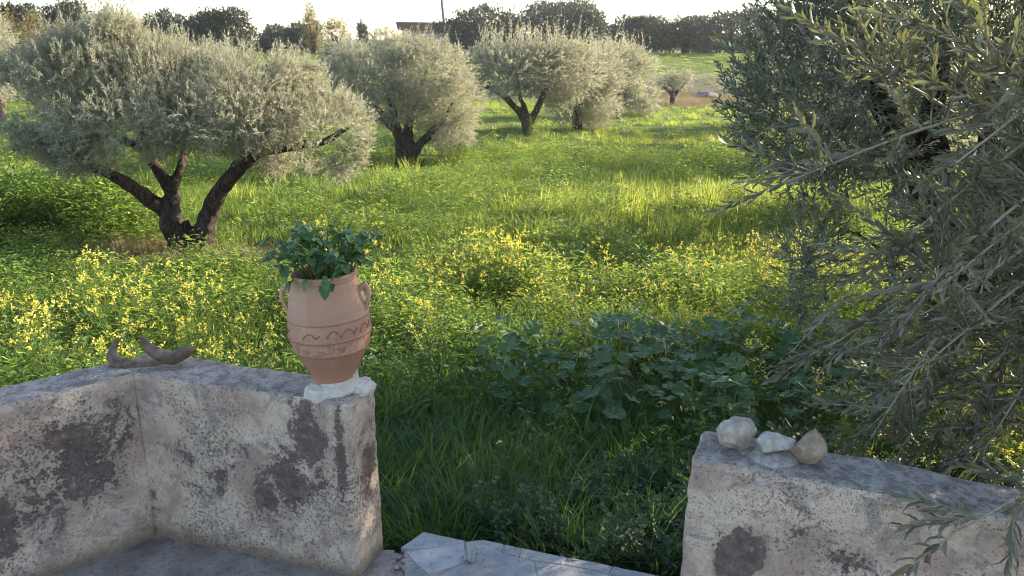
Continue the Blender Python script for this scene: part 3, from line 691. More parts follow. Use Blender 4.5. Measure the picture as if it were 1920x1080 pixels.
# T2
Y2 = 18.4; q = lambda px, py, dy=0.0: aty(px, py, Y2 + dy)
b2 = q(765, 308)
limbs = [([q(755, 312), q(752, 270), q(742, 240), q(735, 200), q(715, 150)], [.20, .14, .11, .08, .04]),
         ([q(765, 310), q(768, 270), q(768, 235), q(780, 190), q(800, 130)], [.17, .12, .10, .07, .03]),
         ([q(770, 305), q(785, 275), q(808, 250), q(826, 228), q(850, 190)], [.13, .10, .09, .07, .03]),
         ([q(740, 240), q(690, 200), q(650, 178), q(620, 160)], [.12, .08, .05, .03])]
l2 = [lobe(700, 140, 90, 68, Y2), lobe(795, 140, 90, 62, Y2), lobe(755, 92, 70, 32, Y2, 0, .8), lobe(840, 180, 65, 85, Y2), lobe(660, 150, 65, 50, Y2, 0, .8), lobe(730, 190, 85, 45, Y2, -.3, .8), lobe(850, 240, 45, 50, Y2, .2, .6), lobe(800, 200, 60, 50, Y2, .4, .8), lobe(725, 72, 35, 18, Y2, 0, .5)]
olive_tree(b2 - Vector((0, 0, .1)), limbs, l2, 6500, 12, .075, .020, .23, 'round olive tree with a short leaning side limb, middle of the grove', 23, sprigs=110, gap=.33, gapf=1.0, vox=.03)

# T3
Y3 = 24.; q = lambda px, py, dy=0.0: aty(px, py, Y3 + dy)
b3 = q(1000, 263)
limbs = [([q(1000, 266), q(985, 235), q(968, 205), q(940, 175), q(915, 165), q(895, 172)], [.17, .12, .10, .08, .06, .04]),
         ([q(1000, 265), q(988, 230), q(978, 190), q(970, 150)], [.12, .09, .07, .03]),
         ([q(1003, 265), q(998, 232), q(1010, 200), q(1020, 175), q(1028, 140)], [.14, .11, .10, .08, .04]),
         ([q(998, 240), q(985, 215), q(982, 200)], [.10, .08, .05])]
l3 = [lobe(950, 135, 72, 42, Y3, -.3), lobe(1010, 130, 62, 48, Y3), lobe(1070, 140, 62, 55, Y3, .5), lobe(1060, 105, 50, 32, Y3, .6), lobe(905, 115, 42, 30, Y3), lobe(975, 105, 85, 25, Y3, .4), lobe(1045, 170, 35, 35, Y3, .3)]
olive_tree(b3 - Vector((0, 0, .1)), limbs, l3, 2500, 14, .11, .032, .40, 'olive tree with several slanting bare limbs from one dark base', 31, sprigs=120, gap=.34, gapf=.9, vox=.035)
# T4 / T5
Y4 = 27.; q = lambda px, py, dy=0.0: aty(px, py, Y4 + dy); b4 = q(1085, 240)
l4 = [lobe(1085, 150, 62, 55, Y4), lobe(1075, 195, 48, 42, Y4), lobe(1120, 130, 52, 42, Y4), lobe(1120, 180, 50, 55, Y4)]
olive_tree(b4 - Vector((0, 0, .1)), [([q(1085, 243), q(1082, 200), q(1090, 160)], [.18, .13, .06])], l4, 2100, 12, .12, .031, .45, 'pale olive tree whose crown hangs nearly to the grass', 41, sprigs=70, gap=.33, gapf=.8, vox=.06)
Y5 = 33.; q = lambda px, py, dy=0.0: aty(px, py, Y5 + dy); b5 = q(1155, 218)
l5 = [lobe(1160, 140, 55, 48, Y5), lobe(1195, 150, 48, 52, Y5), lobe(1205, 180, 36, 40, Y5), lobe(1150, 110, 60, 28, Y5), lobe(1160, 190, 34, 22, Y5, -.5)]
olive_tree(b5 - Vector((0, 0, .1)), [([q(1154, 222), q(1155, 195), q(1165, 160)], [.22, .17, .08])], l5, 1900, 12, .14, .036, .5, 'pale rounded olive tree on a short trunk, left of the small one', 47, sprigs=50, gap=.33, gapf=.8, vox=.06)
# T6 small vase shaped
Y6 = 39.; q = lambda px, py, dy=0.0: aty(px, py, Y6 + dy); b6 = q(1260, 203)
l6 = [lobe(1250, 150, 20, 14, Y6), lobe(1275, 148, 22, 14, Y6), lobe(1262, 158, 20, 9, Y6), lobe(1240, 158, 10, 9, Y6), lobe(1290, 142, 10, 9, Y6)]
olive_tree(b6 - Vector((0, 0, .1)), [([q(1258, 205), q(1260, 190), q(1262, 180)], [.16, .13, .11]), ([q(1262, 182), q(1250, 168), q(1238, 158)], [.10, .07, .04]), ([q(1262, 182), q(1272, 168), q(1288, 154)], [.11, .08, .05]), ([q(1262, 180), q(1262, 166), q(1252, 155)], [.07, .05, .03])], l6, 420, 10, .13, .034, .4, 'smallest olive tree, vase shaped, before the earth bank', 53, gap=.3, vox=.05)

def filler_tree(px0, px1, ytop, ybase, Y, label, seed, n=900, ll=.13, mat='olive_far', trunk=True, group='olive trees in the grove', slen=.45):
    cx = (px0 + px1) / 2; rx = (px1 - px0) / 2; cy = (ytop + ybase) / 2; ry = (ybase - ytop) / 2
    r = random.Random(seed); L = [lobe(cx, cy - ry * .1, rx * .72, ry * .72, Y)]
    for k in range(5): L.append(lobe(cx + r.uniform(-.5, .5) * rx, cy + r.uniform(-.45, .3) * ry, rx * r.uniform(.35, .52), ry * r.uniform(.35, .5), Y, r.uniform(-1, 1) * rx * Y / FPX * .4))
    c = aty(cx, cy, Y); g = float(ground_h(c.x, Y)); base = Vector((c.x, Y, g - .1))
    top = Vector((c.x, Y, c.z)); limbs = [([base, base.lerp(top, .4) + Vector((.1, 0, 0)), top], [.22, .15, .07])]
    return olive_tree(base, limbs, L, n, 10, ll, ll * .28, slen, label, seed, group=group, gap=.34, gapf=.8, vox=.06, mat=mat)
filler_tree(590, 715, 62, 165, 31, 'pale olive tree half hidden between the two nearest crowns', 61, 1100)
filler_tree(-190, 36, 85, 235, 16, 'olive tree cut by the left edge behind the largest one', 62, 1400, .09, slen=.35)
filler_tree(-90, 42, 18, 150, 30, 'olive tree with brownish crown at the far left edge', 63, 900, .12)

# far trees on the rise
def far_tree(px0, px1, ytop, Y, label, seed, mat='dark_tree', ybot=122, n=2600, ll=.24, cols=None, cat='tree'):
    root_c = aty((px0 + px1) / 2, 90, Y); g = float(ground_h(root_c.x, Y)); base = Vector((root_c.x, Y, g - .1))
    ybot += 0; root = empty('evergreen_tree', base); tag(root, label, cat, 'trees on the rise behind the grove')
    r = random.Random(seed); s = Y / FPX; W = (px1 - px0) / 2 * s * 1.27; top = aty(0, ytop, Y).z - base.z; bot = max(.05, aty(0, ybot, Y).z - base.z - .8)
    H = (top - bot) / 2 * 1.14; cz = (top + bot) / 2; L = [(0, 0, cz, W * .7, W * .6, H * .75)]
    for k in range(17): 
        a = r.uniform(0, 2 * pi); f = r.uniform(.3, .8); L.append((cos(a) * W * f, sin(a) * W * f * .8, cz + r.uniform(-.75, .8) * H * (1 - .3 * f), W * r.uniform(.2, .36), W * r.uniform(.2, .34), H * r.uniform(.2, .36)))
    P, N = crown_points(L, n, seed,   .35, .26, .9, .2)
    mb = MB(); D = N + rng.normal(size=P.shape) * .6 + np.array([0, 0, .3]); k = 3
    for q_ in range(k):
        D2 = D + rng.normal(size=P.shape) * .5; leaves(mb, P + rng.normal(size=P.shape) * .12, D2, rng.normal(size=P.shape), rng.uniform(.7, 1.4, len(P)) * ll, ll * .5, 1, 0)
    o = mb.obj('crown', [M[mat]], root); o['kind'] = 'stuff'
    make_trunk([([Vector((0, 0, 0)), Vector((.1, 0, cz * .5)), Vector((0, 0, cz))], [.25, .18, .08])] + [([Vector((0, 0, cz * .3)), Vector((cos(a) * W * .3, sin(a) * W * .3, cz * .8)), Vector((cos(a) * W * .5, sin(a) * W * .5, cz * 1.2))], [.12, .08, .04]) for a in (0.3, 2.2, 4.4)], root, vox=0, seed=seed)
    return root
far_tree(843, 985, 2, 70, 'dark broad tree directly right of the low house', 71, n=3400)
far_tree(965, 1115, -6, 72, 'tallest dark tree with two rounded tops on the rise', 72, n=3400)
far_tree(1060, 1142, 12, 69, 'dark tree with thin brownish right side on the rise', 73, n=1800)
far_tree(1105, 1190, 44, 82, 'low distant tree in the dip between the dark clumps', 74, n=1500)
far_tree(1165, 1262, 30, 68, 'dark rounded tree left of two above the grassy terrace', 75, n=2600)
far_tree(1240, 1325, 28, 69, 'dark rounded tree right of two above the grassy terrace', 76, n=2400)
far_tree(1310, 1430, 16, 66, 'dark tree at the right end of the rise behind the near olive', 77, n=2800)
far_tree(1300, 1345, 44, 72, 'low dark bush filling the gap at the terrace edge', 78, n=900)
far_tree(1400, 1560, 20, 72, 'dark tree hidden mostly behind the near olive crown', 79, n=2000)
far_tree(278, 385, 22, 62, 'yellowish green tree beside a denser one on the left skyline', 81, n=2200)
far_tree(365, 478, 16, 60, 'dense dome shaped tree on the left skyline', 82, n=2800)
far_tree(485, 560, 47, 74, 'low dark bluish tree on the left skyline', 83, n=1500)
far_tree(540, 590, 42, 70, 'small dark tree beneath the slender one', 84, n=1000)
far_tree(573, 602, 6, 66, 'slender ochre tree standing tall on the skyline', 85, 'ochre_tree', n=900, ll=.13)
far_tree(608, 652, 32, 64, 'short ochre tree right of the slender one', 86, 'ochre_tree', n=800, ll=.13)
far_tree(674, 690, 40, 78, 'tiny dark clipped tree on the skyline before the house', 87, n=400)
far_tree(15, 80, 10, 52, 'dark tree at the left end of the skyline', 88, n=1500)
far_tree(70, 165, 6, 54, 'dark tree above the reddish twigs on the skyline', 89, n=1900)
far_tree(10, 75, 24, 42, 'ochre tree in front of the dark ones at far left', 90, 'ochre_tree', n=1400, ll=.12, ybot=140)
far_tree(-120, 20, 20, 50, 'dark tree at the far left border of the skyline', 91, n=1800)
far_tree(1560, 1800, 0, 70, 'dark tree behind the right hand olives', 92, n=2000)
# bare reddish twiggy shrub
def twig_shrub(px, py, Y, w, h, label):
    c = aty(px, py, Y); g = float(ground_h(c.x, Y)); root = empty('bare_shrub', (c.x, Y, g)); tag(root, label, 'shrub'); mb = MB(); H = c.z - g + h
    for k in range(160):
        a = random.uniform(0, 2 * pi); r = random.uniform(0, w); tip = Vector((cos(a) * r, sin(a) * r * .5, H * random.uniform(.75, 1))); tube(mb, spline([(0, 0, 0), tuple(tip * .5 + Vector((0, 0, H * .1))), tuple(tip)], 5), [.05, .03, .02, .014, .008], 4)
    mb.obj('twigs', [M['redtwig']], root)
twig_shrub(112, 55, 44, 2.2, .4, 'bare reddish twiggy shrub above the largest olive at left')

# ------------------------------------------------------------------ house and pole on the rise
def box(mb, x0, x1, y0, y1, z0, z1, mat=0):
    V = [(x, y, z) for x in (x0, x1) for y in (y0, y1) for z in (z0, z1)]
    F = [(0, 1, 3, 2), (4, 6, 7, 5), (0, 4, 5, 1), (2, 3, 7, 6), (0, 2, 6, 4), (1, 5, 7, 3)]; mb.add(V, F, mat)
M['hwall'] = simple('pinkish_render', (.36, .27, .23), (.44, .33, .28), 1.5, .9, .1); M['roof'] = simple('brown_roof_band', (.155, .085, .07), (.20, .11, .09), 2, .8, .1)
M['glass'] = G(bpy.data.materials.new('window_glass')); M['glass'] = M['glass'].done(M['glass'].principled((.03, .035, .04), .12, None, .6).outputs[0]); M['white'] = simple('white_paint', (.7, .7, .7), (.8, .8, .8), 3, .6, .05)
Yh2 = 90.; hz0 = float(ground_h(-9, 90)) - .3; tl = aty(742, 41, Yh2); house = empty('low_house', (tl.x + 5, Yh2, hz0)); tag(house, 'low flat roofed house with dark brown roof band on the rise', 'house')
Hh = tl.z - hz0
mb = MB(); box(mb, -4.4, 5.6, .5, 8, 0, Hh - .8); mb.obj('wall', [M['hwall']], house)
mb = MB(); bx = [(-5, 0), (6.2, 0), (6.2, 8.5), (-5, 8.5)]
V = [(-5, 0, Hh), (6.2, 0, Hh - .12), (6.2, 8.5, Hh - .12), (-5, 8.5, Hh), (-4.85, .15, Hh - .8), (6.05, .15, Hh - .9), (6.05, 8.3, Hh - .9), (-4.85, 8.3, Hh - .8)]
mb.add(V, [(0, 1, 2, 3), (7, 6, 5, 4), (0, 4, 5, 1), (1, 5, 6, 2), (2, 6, 7, 3), (3, 7, 4, 0)]); mb.obj('roof', [M['roof']], house)
for x in (-1.6, 2.4):
    mb = MB(); box(mb, x - .6, x + .6, .44, .5, Hh - 2.6, Hh - 1.25); wf = mb.obj('window', [M['white']], house); mb = MB(); box(mb, x - .52, x + .52, .41, .438, Hh - 2.52, Hh - 1.33); mb.obj('pane', [M['glass']], wf)
mb = MB(); box(mb, .3, 1.3, .42, .5, 0, Hh - 1.1); mb.obj('door', [M['white']], house)
pb = aty(836, 78, 76); gz = float(ground_h(pb.x, 76)); pt = aty(822, -60, 76); mb = MB(); sl_ = (pt - pb); b0 = pb + sl_ * ((gz - pb.z) / sl_.z)
tube(mb, [b0, b0.lerp(pt, .5), pt], [.14, .12, .09], 10); o = mb.obj('utility_pole', [simple('pole_wood', (.20, .15, .12), (.28, .22, .18), 4, .9, .1)]); tag(o, 'thin leaning utility pole rising beside the low house', 'pole')

M['boulder'] = simple('pale_bank_rock', (.20, .17, .14), (.34, .30, .25), 2.2, .9, .8, .05)
for k, (px, py, sz, lb) in enumerate(((1325, 172, (.62, .5, .36), 'pale rock half sunk at the foot of the earth bank'),)):
    c = aty(px, py, 45 + k); g_ = float(ground_h(c.x, c.y)); o = stone('boulder', (c.x, c.y, g_ - .12), sz, 31 + k, M['boulder'], lb); del o['group']; o['category'] = 'boulder'
# ------------------------------------------------------------------ right: middle olive and near olive
root9 = Vector((3.35, 5.6, float(ground_h(3.35, 5.6)) - .1))
l9 = [(2.75, 5.2, 1.6, 1.35, 1.1, 1.05), (2.05, 4.95, 1.4, .76, .7, .75), (2.2, 5.1, 2.0, .75, .7, .55), (3.1, 5.0, 2.3, .9, .8, .6), (1.75, 4.9, 1.25, .44, .45, .5), (3.7, 5.4, 1.2, 1.0, .9, .9), (1.9, 5.0, .42, .26, .25, .26), (1.85, 4.95, .12, .2, .2, .2), (3.6, 4.9, 2.2, .9, .9, .7), (2.6, 5.0, 2.75, .8, .8, .4), (3.25, 4.25, 1.85, .7, .55, .75)]  # last lobe is out of view, added to keep sun off the wall end
limbs = [([root9, root9 + Vector((-.1, -.05, .5)), root9 + Vector((-.35, -.2, 1.1)), (2.1, 5.1, 1.6), (1.9, 5.0, 2.2)], [.17, .13, .10, .06, .02]), ([root9, root9 + Vector((.15, 0, .6)), (3.2, 5.4, 1.3), (3.5, 5.3, 2.1)], [.16, .12, .09, .03]), ([root9 + Vector((0, 0, .5)), (2.7, 5.2, 1.0), (2.6, 5.0, 1.8), (2.7, 4.9, 2.6)], [.10, .08, .05, .02]), ([root9 + Vector((-.1, 0, .4)), (2.3, 5.2, .45), (2.0, 5.0, .3)], [.022, .015, .008])]
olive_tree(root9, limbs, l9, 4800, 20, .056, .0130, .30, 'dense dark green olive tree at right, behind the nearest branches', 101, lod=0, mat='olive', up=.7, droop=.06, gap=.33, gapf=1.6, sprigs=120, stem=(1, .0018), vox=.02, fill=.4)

def near_olive():
    base = Vector((2.55, 3.0, float(ground_h(2.55, 3.0)) - .1)); root = empty('olive_tree', base); tag(root, 'nearest olive tree, its long leafy branches filling the right edge', 'tree', 'olive trees in the grove')
    C0 = Vector((2.35, 2.75, 1.05)); r = random.Random(77)
    tl_ = [([base - base, Vector((-.05, -.05, .6)), C0 - base, C0 - base + Vector((-.1, 0, .8))], [.15, .12, .08, .03]), ([Vector((0, 0, .5)), Vector((.3, -.3, 1.2)), Vector((.5, -.6, 2.0))], [.10, .07, .03]), ([Vector((0, 0, .6)), Vector((-.2, -.5, 1.0)), Vector((-.5, -.9, 1.3))], [.08, .05, .02])]
    make_trunk(tl_, root, vox=.02, seed=5)
    # branches: tips through a rounded crown volume; some tips taken from the photo
    tips = [aty(1592, 118, 2.2), aty(1482, 338, 2.0), aty(1520, 690, 2.25), aty(1600, 540, 2.1), aty(1700, 60, 2.1), aty(1640, 810, 2.2), aty(1700, 730, 2.0), aty(1790, 1000, 1.55), aty(1720, 560, 1.9), aty(1680, 640, 2.1), aty(1800, 300, 1.8), aty(1850, 120, 1.8), aty(1850, 500, 1.7), aty(1660, 900, 2.5)]
    nt_ = len(tips)
    cc = np.array((2.5, 2.5, 1.0)); rad = np.array((1.15, .98, 1.3))
    while len(tips) < 115:
        u = unit(rng.normal(size=3)); p = cc + rad * u * rng.uniform(.6, 1.0)
        if u[0] > .75 and rng.random() < .6: continue
        if p[2] < .55 and (Vector((p[0], p[1], 0)) - RA).dot(RN) < .28: continue       # stay out of the wall
        if p[1] < 1.3 or p[0] / p[1] < .47: continue
        if p[2] < .78 and p[1] < 2.1 and p[0] < 2.3: continue                          # the wall face stays in view
        tips.append(Vector(p))
    while len(tips) < 165:                                                          # the low skirt behind the wall
        p = np.array((r.uniform(1.15, 2.6), r.uniform(2.15, 3.3), r.uniform(.15, 1.0)))
        if p[0] / p[1] < .45 or (Vector((p[0], p[1], 0)) - RA).dot(RN) < .34: continue
        tips.append(Vector(p))
    O = []; D = []; bm_ = MB(); lead = []
    for k, tp in enumerate(tips):
        t0 = C0 + Vector((r.uniform(-.25, .25), r.uniform(-.2, .2), r.uniform(-.35, .5))); v = tp - t0
        if tp.y < 1.62 and tp.z < .9: t0 = Vector((2.3, 1.75, .78))
        mid = t0.lerp(tp, .5) + Vector((0, 0, .10 + .12 * r.random())) + Vector((r.uniform(-.08, .08), r.uniform(-.08, .08), 0))
        P = spline([t0, t0.lerp(mid, .5) + Vector((0, 0, .05)), mid, mid.lerp(tp, .55) + Vector((0, 0, .03)), tp], 16)
        if r.random() < .5: P[-4:, 2] += np.array([0, .01, .02, .045])       # tips turn up
        tube(bm_, P - np.array(base), np.linspace(.010, .0022, 16), 5, cap=False)
        T = unit(np.gradient(P, axis=0)); ln = float(np.sum(np.linalg.norm(np.diff(P, axis=0), axis=1)))
        ns = int(6 + ln * 7.5)
        if tp.y < 1.62 and tp.z < .9: ns = 12
        for s_ in range(ns):
            f = r.uniform(.30, .97); i = int(f * 15); u = P[i] + (P[min(15, i + 1)] - P[i]) * (f * 15 - i)
            d = T[i] * .75 + unit(rng.normal(size=3)) * .7 + np.array([0, 0, .6]); O.append(u); D.append(d)
        for e in range(3): O.append(P[-1 - e]); D.append(T[-1] + rng.normal(size=3) * (.05 + .25 * e)); 
    O = np.array(O) - np.array(base); D = np.array(D)
    wx = O + np.array(base); Ltest = unit(D) * .2 + wx
    def bad(W): 
        rel = (W[:, :2] - np.array(RA[:2])); s_ = rel @ np.array(RN[:2]); u_ = rel @ np.array(RD[:2])
        return (s_ > -.03) & (s_ < .22) & (W[:, 2] < .62) & (u_ > -.05)
    ok = ~(bad(wx) | bad(Ltest) | bad((wx + Ltest) / 2)); O = O[ok]; D = D[ok]
    mb = MB(); L = rng.uniform(.13, .27, len(O))
    tmp = MB(); PP, DD, SS, LL = shoots(tmp, O, D, L, 20, .057, .0128, .02, 0, 0, stem=(1, .0024), sides=4, spread=.85)
    # the leaves that show largest become parts of their own
    W = PP + np.array(base); v = W - np.array((0, 0, EYE)); zc = v[:, 1] * cos(PITCH) - v[:, 2] * sin(PITCH); yc = v[:, 1] * sin(PITCH) + v[:, 2] * cos(PITCH)
    sx = v[:, 0] / zc * FPX + 960; sy = 540 - yc / zc * FPX; vis = (sx > 1400) & (sx < 1900) & (sy > 20) & (sy < 1060)
    near = np.where(vis, zc, 99); pick = np.argsort(near)[:290]; rest = np.setdiff1d(np.arange(len(PP)), pick)
    leaves(mb, PP[rest], DD[rest], SS[rest], LL[rest], LL[rest] * .225, 0, 0)
    # the stems come from tmp (slot 1)
    for V_, F_, m_, t_ in zip(tmp.v, tmp.f, tmp.m, tmp.t):
        if m_[0] == 1: mb.add(V_, F_ - F_.min(), 1)
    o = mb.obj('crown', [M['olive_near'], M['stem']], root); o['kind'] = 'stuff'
    bm_.obj('branches', [M['stem']], root, True)
    pm_ = []
    for k in range(6):
        one = MB(); leaves(one, np.zeros((1, 3)), np.array([[0, 1., 0]]), np.array([[1., 0, 0]]), 1.0, .225, 0, 0, tint=np.array([k / 5.]), curl=.02 + .05 * k, fold=.2 + .08 * (k % 3)); pm_.append(one.mesh('olive_leaf_blade', [M['olive_near']]))
    for k, i in enumerate(pick):
        d = Vector(DD[i]).normalized(); s_ = Vector(SS[i]); s_ = (s_ - d * s_.dot(d)).normalized(); n_ = s_.cross(d); Lk = LL[i]
        o = link('leaf', pm_[k % 6], root); o.matrix_local = Matrix.Translation(PP[i]) @ Matrix((s_, d, n_)).transposed().to_4x4() @ Matrix.Diagonal((Lk, Lk, Lk, 1))
    return len(PP)
print('near olive leaves', near_olive())

# olives standing outside the frame to the right; their shade lies across the view
def side_tree(x, y, rx, h, label, seed, n=1500, ll=.10):
    base = Vector((x, y, float(ground_h(x, y)) - .1)); top = base.z + h; cz = base.z + h * .6
    r = random.Random(seed); L = [(x, y, cz, rx * .8, rx * .8, h * .34)]
    for k in range(7): a = k * .9; L.append((x + cos(a) * rx * .5, y + sin(a) * rx * .5, cz + r.uniform(-.2, .25) * h, rx * .5, rx * .5, h * .2))
    limbs = [([base, base + Vector((.1, 0, h * .3)), base + Vector((.3, 0, h * .6))], [.2, .15, .06]), ([base + Vector((0, 0, h * .2)), base + Vector((-.5, .2, h * .55))], [.12, .06])]
    olive_tree(base, limbs, L, n, 12, ll, ll * .28, .4, label, seed, gap=.30, gapf=.8, vox=.05, mat='olive_far', fill=.4)
side_tree(6.3, 6.9, 2.0, 3.4, 'olive tree outside the right edge shading the patio', 111, 2600, .08)
side_tree(7.7, 18.3, 1.9, 3.5, 'olive tree hidden behind the right crowns, second of the row', 112)
side_tree(8.5, 23.4, 1.8, 3.6, 'olive tree hidden behind the right crowns, third of the row', 113)
side_tree(10.2, 28.5, 1.9, 3.4, 'olive tree hidden behind the right crowns, farthest of the row', 114)
side_tree(5.9, 12.0, 1.6, 3.2, 'olive tree hidden behind the right crowns, nearest of the row', 115)

hm = bpy.data.materials.new('thin_air'); hm.use_nodes = True; hm.node_tree.nodes.clear(); ho = hm.node_tree.nodes.new('ShaderNodeOutputMaterial'); hv = hm.node_tree.nodes.new('ShaderNodeVolumePrincipled')
hv.inputs['Color'].default_value = (.92, .95, 1, 1); hv.inputs['Density'].default_value = HAZE; hv.inputs['Anisotropy'].default_value = .55; hm.node_tree.links.new(hv.outputs[0], ho.inputs['Volume'])
if HAZE > 0:
    mb = MB(); box(mb, -1100, 1100, -60, 1600, -3, 14); tag(mb.obj('haze', [hm]), kind='stuff')
# ------------------------------------------------------------------ ground cover prototypes (instanced as stuff)
def proto_coll(name, meshes):
    c = bpy.data.collections.new(name)
    for k, me in enumerate(meshes):
        o = bpy.data.objects.new(name + '_' + chr(97 + k), me); c.objects.link(o)
    return c
def grass_tuft(n=34, h=.34, w=.006, spread=.09, bend=.5, mats=None, seg=4, slot=0):
    mb = MB(); az = rng.uniform(0, 2 * pi, n); rr_ = rng.random(n) ** .6 * spread; H = h * rng.uniform(.5, 1.1, n); bd = bend * rng.uniform(.3, 1.3, n); wv = w * rng.uniform(.7, 1.2, n)
    B = np.stack([np.cos(az) * rr_, np.sin(az) * rr_, 0 * az], -1); az2 = az + rng.normal(size=n) * .8; out = np.stack([np.cos(az2), np.sin(az2), 0 * az], -1); sd_ = np.stack([-np.sin(az2 + rng.normal(size=n) * .5), np.cos(az2), 0 * az], -1)
    t = np.linspace(0, 1, seg + 1)
    C = B[:, None] + np.array([0, 0, 1.]) * (H[:, None] * (t - .35 * bd[:, None] * t ** 2.2))[..., None] + out[:, None] * (H[:, None] * bd[:, None] * t ** 1.8 * .8)[..., None]
    wd = (wv[:, None] * (1 - t ** 2) + .0004)[..., None] * .5
    Lf = C - sd_[:, None] * wd; Rt = C + sd_[:, None] * wd; V = np.stack([Lf, Rt], 2).reshape(-1, 3)
    b = (np.arange(n) * (seg + 1) * 2)[:, None]; k = (np.arange(seg) * 2)[None]; F = np.stack([b + k, b + k + 1, b + k + 3, b + k + 2], -1).reshape(-1, 4)
    mb.add(V, F, slot, np.repeat(rng.random(n), seg)); return mb
def leafy(n=60, h=.35, r=.16, ll=.05, lw=.022, mb=None, slot=0, lod=1, up=.3):
    mb = mb or MB(); a = rng.uniform(0, 2 * pi, n); rr_ = r * rng.random(n) ** .5; z = h * (rng.random(n) ** .7) * (1 - .5 * (rr_ / r) ** 2)
    P = np.stack([np.cos(a) * rr_, np.sin(a) * rr_, z], -1); a2 = a + rng.normal(size=n) * .9; D = np.stack([np.cos(a2), np.sin(a2), rng.normal(size=n) * .4 + up], -1)
    S = np.stack([-np.sin(a2), np.cos(a2), rng.normal(size=n) * .35], -1); leaves(mb, P, D, S, ll * rng.uniform(.6, 1.3, n), lw * rng.uniform(.7, 1.2, n), lod, slot, curl=.15, wpos=.55); return mb
def stem_bits(mb, n, h, r, slot, rad=.0018):
    for k in range(n):
        a = random.uniform(0, 2 * pi); rr_ = random.uniform(0, r); tip = Vector((cos(a) * rr_, sin(a) * rr_, h * random.uniform(.7, 1.))); tube(mb, spline([(tip.x * .2, tip.y * .2, 0), (tip.x * .5, tip.y * .5, tip.z * .55), tuple(tip)], 4), [rad, rad, rad * .8, rad * .6], 3, slot, cap=False); yield tip
def mustard(h=.7, heads=5, r=.15, fl=14, fs=.0138, lf=70):
    mb = MB(); tips = list(stem_bits(mb, heads, h, r, 1))
    for tp in tips:
        n = max(4, int(fl * .6)); off = rng.normal(size=(n, 3)) * np.array([.010, .010, .012]); P = np.array(tp) + off; D = unit(off * np.array([1, 1, .3]) + np.array([0, 0, .004]) + rng.normal(size=(n, 3)) * .004)
        for _ in range(1):
            leaves(mb, P - D * fs * .5, D + rng.normal(size=(n, 3)) * .3, rng.normal(size=(n, 3)), fs * 1.3, fs * 1.1, 1, 2, curl=0)
        m = 8; Pz = np.array(tp) * np.stack([np.ones(m), np.ones(m), rng.uniform(.45, .97, m)], -1) * np.stack([rng.uniform(.55, 1, m)] * 2 + [np.ones(m)], -1); a = rng.uniform(0, 2 * pi, m)
        leaves(mb, Pz, np.stack([np.cos(a), np.sin(a), .5 + 0 * a], -1), np.stack([-np.sin(a), np.cos(a), 0 * a], -1), .045, .012, 1, 0)
    leafy(int(lf * 1.5), h * .74, r * 1.1, .042, .017, mb); return mb
gm = lambda mb, nm: mb.mesh(nm, [M['grass']])
protos = {}
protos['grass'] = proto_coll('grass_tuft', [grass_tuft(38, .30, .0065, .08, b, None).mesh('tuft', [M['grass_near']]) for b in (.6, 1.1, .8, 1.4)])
protos['grassfar'] = proto_coll('grass_clump', [grass_tuft(60, .32, .013, .22, b, None, seg=2).mesh('clump', [M['grass']]) for b in (.4, .6, .8)])
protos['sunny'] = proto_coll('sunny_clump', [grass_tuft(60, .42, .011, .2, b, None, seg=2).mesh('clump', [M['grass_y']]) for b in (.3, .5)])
protos['weed'] = proto_coll('leafy_weed', [leafy(n_, .34, .17, l_, l_ * .42).mesh('weed', [M['weed']]) for l_, n_ in ((.032, 150), (.042, 100), (.025, 190))])
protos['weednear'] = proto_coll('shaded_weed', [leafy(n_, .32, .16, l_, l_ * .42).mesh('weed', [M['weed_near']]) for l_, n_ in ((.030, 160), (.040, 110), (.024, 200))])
protos['mustard'] = proto_coll('mustard', [mustard(h_, n_, r_).mesh('mustard', [M['weed'], M['wstem'], M['flower']]) for h_, n_, r_ in ((.7, 6, .16), (.6, 5, .12), (.8, 7, .2), (.66, 4, .15))])
protos['dry'] = proto_coll('dry_tuft', [grass_tuft(40, .30, .004, .15, b, None).mesh('tuft', [M['dry']]) for b in (.9, 1.3)])
def nettle(h=.3):
    mb = MB()
    for tp in stem_bits(mb, 5, h, .10, 1):
        for k in range(7):
            f = .3 + .7 * k / 6; P = np.array([[tp.x * f, tp.y * f, tp.z * f]] * 2); a = k * pi / 2 + random.random(); D = np.array([[cos(a), sin(a), .15], [-cos(a), -sin(a), .15]]); S = np.array([[-sin(a), cos(a), 0], [sin(a), -cos(a), 0]]); leaves(mb, P, D, S, .055 * (1.15 - f * .55), .026 * (1.15 - f * .5), 0, 0, curl=.2)
    return mb
protos['nettle'] = proto_coll('nettle', [nettle(h_).mesh('nettle', [M['nettle'], M['wstem']]) for h_ in (.26, .34, .22)])

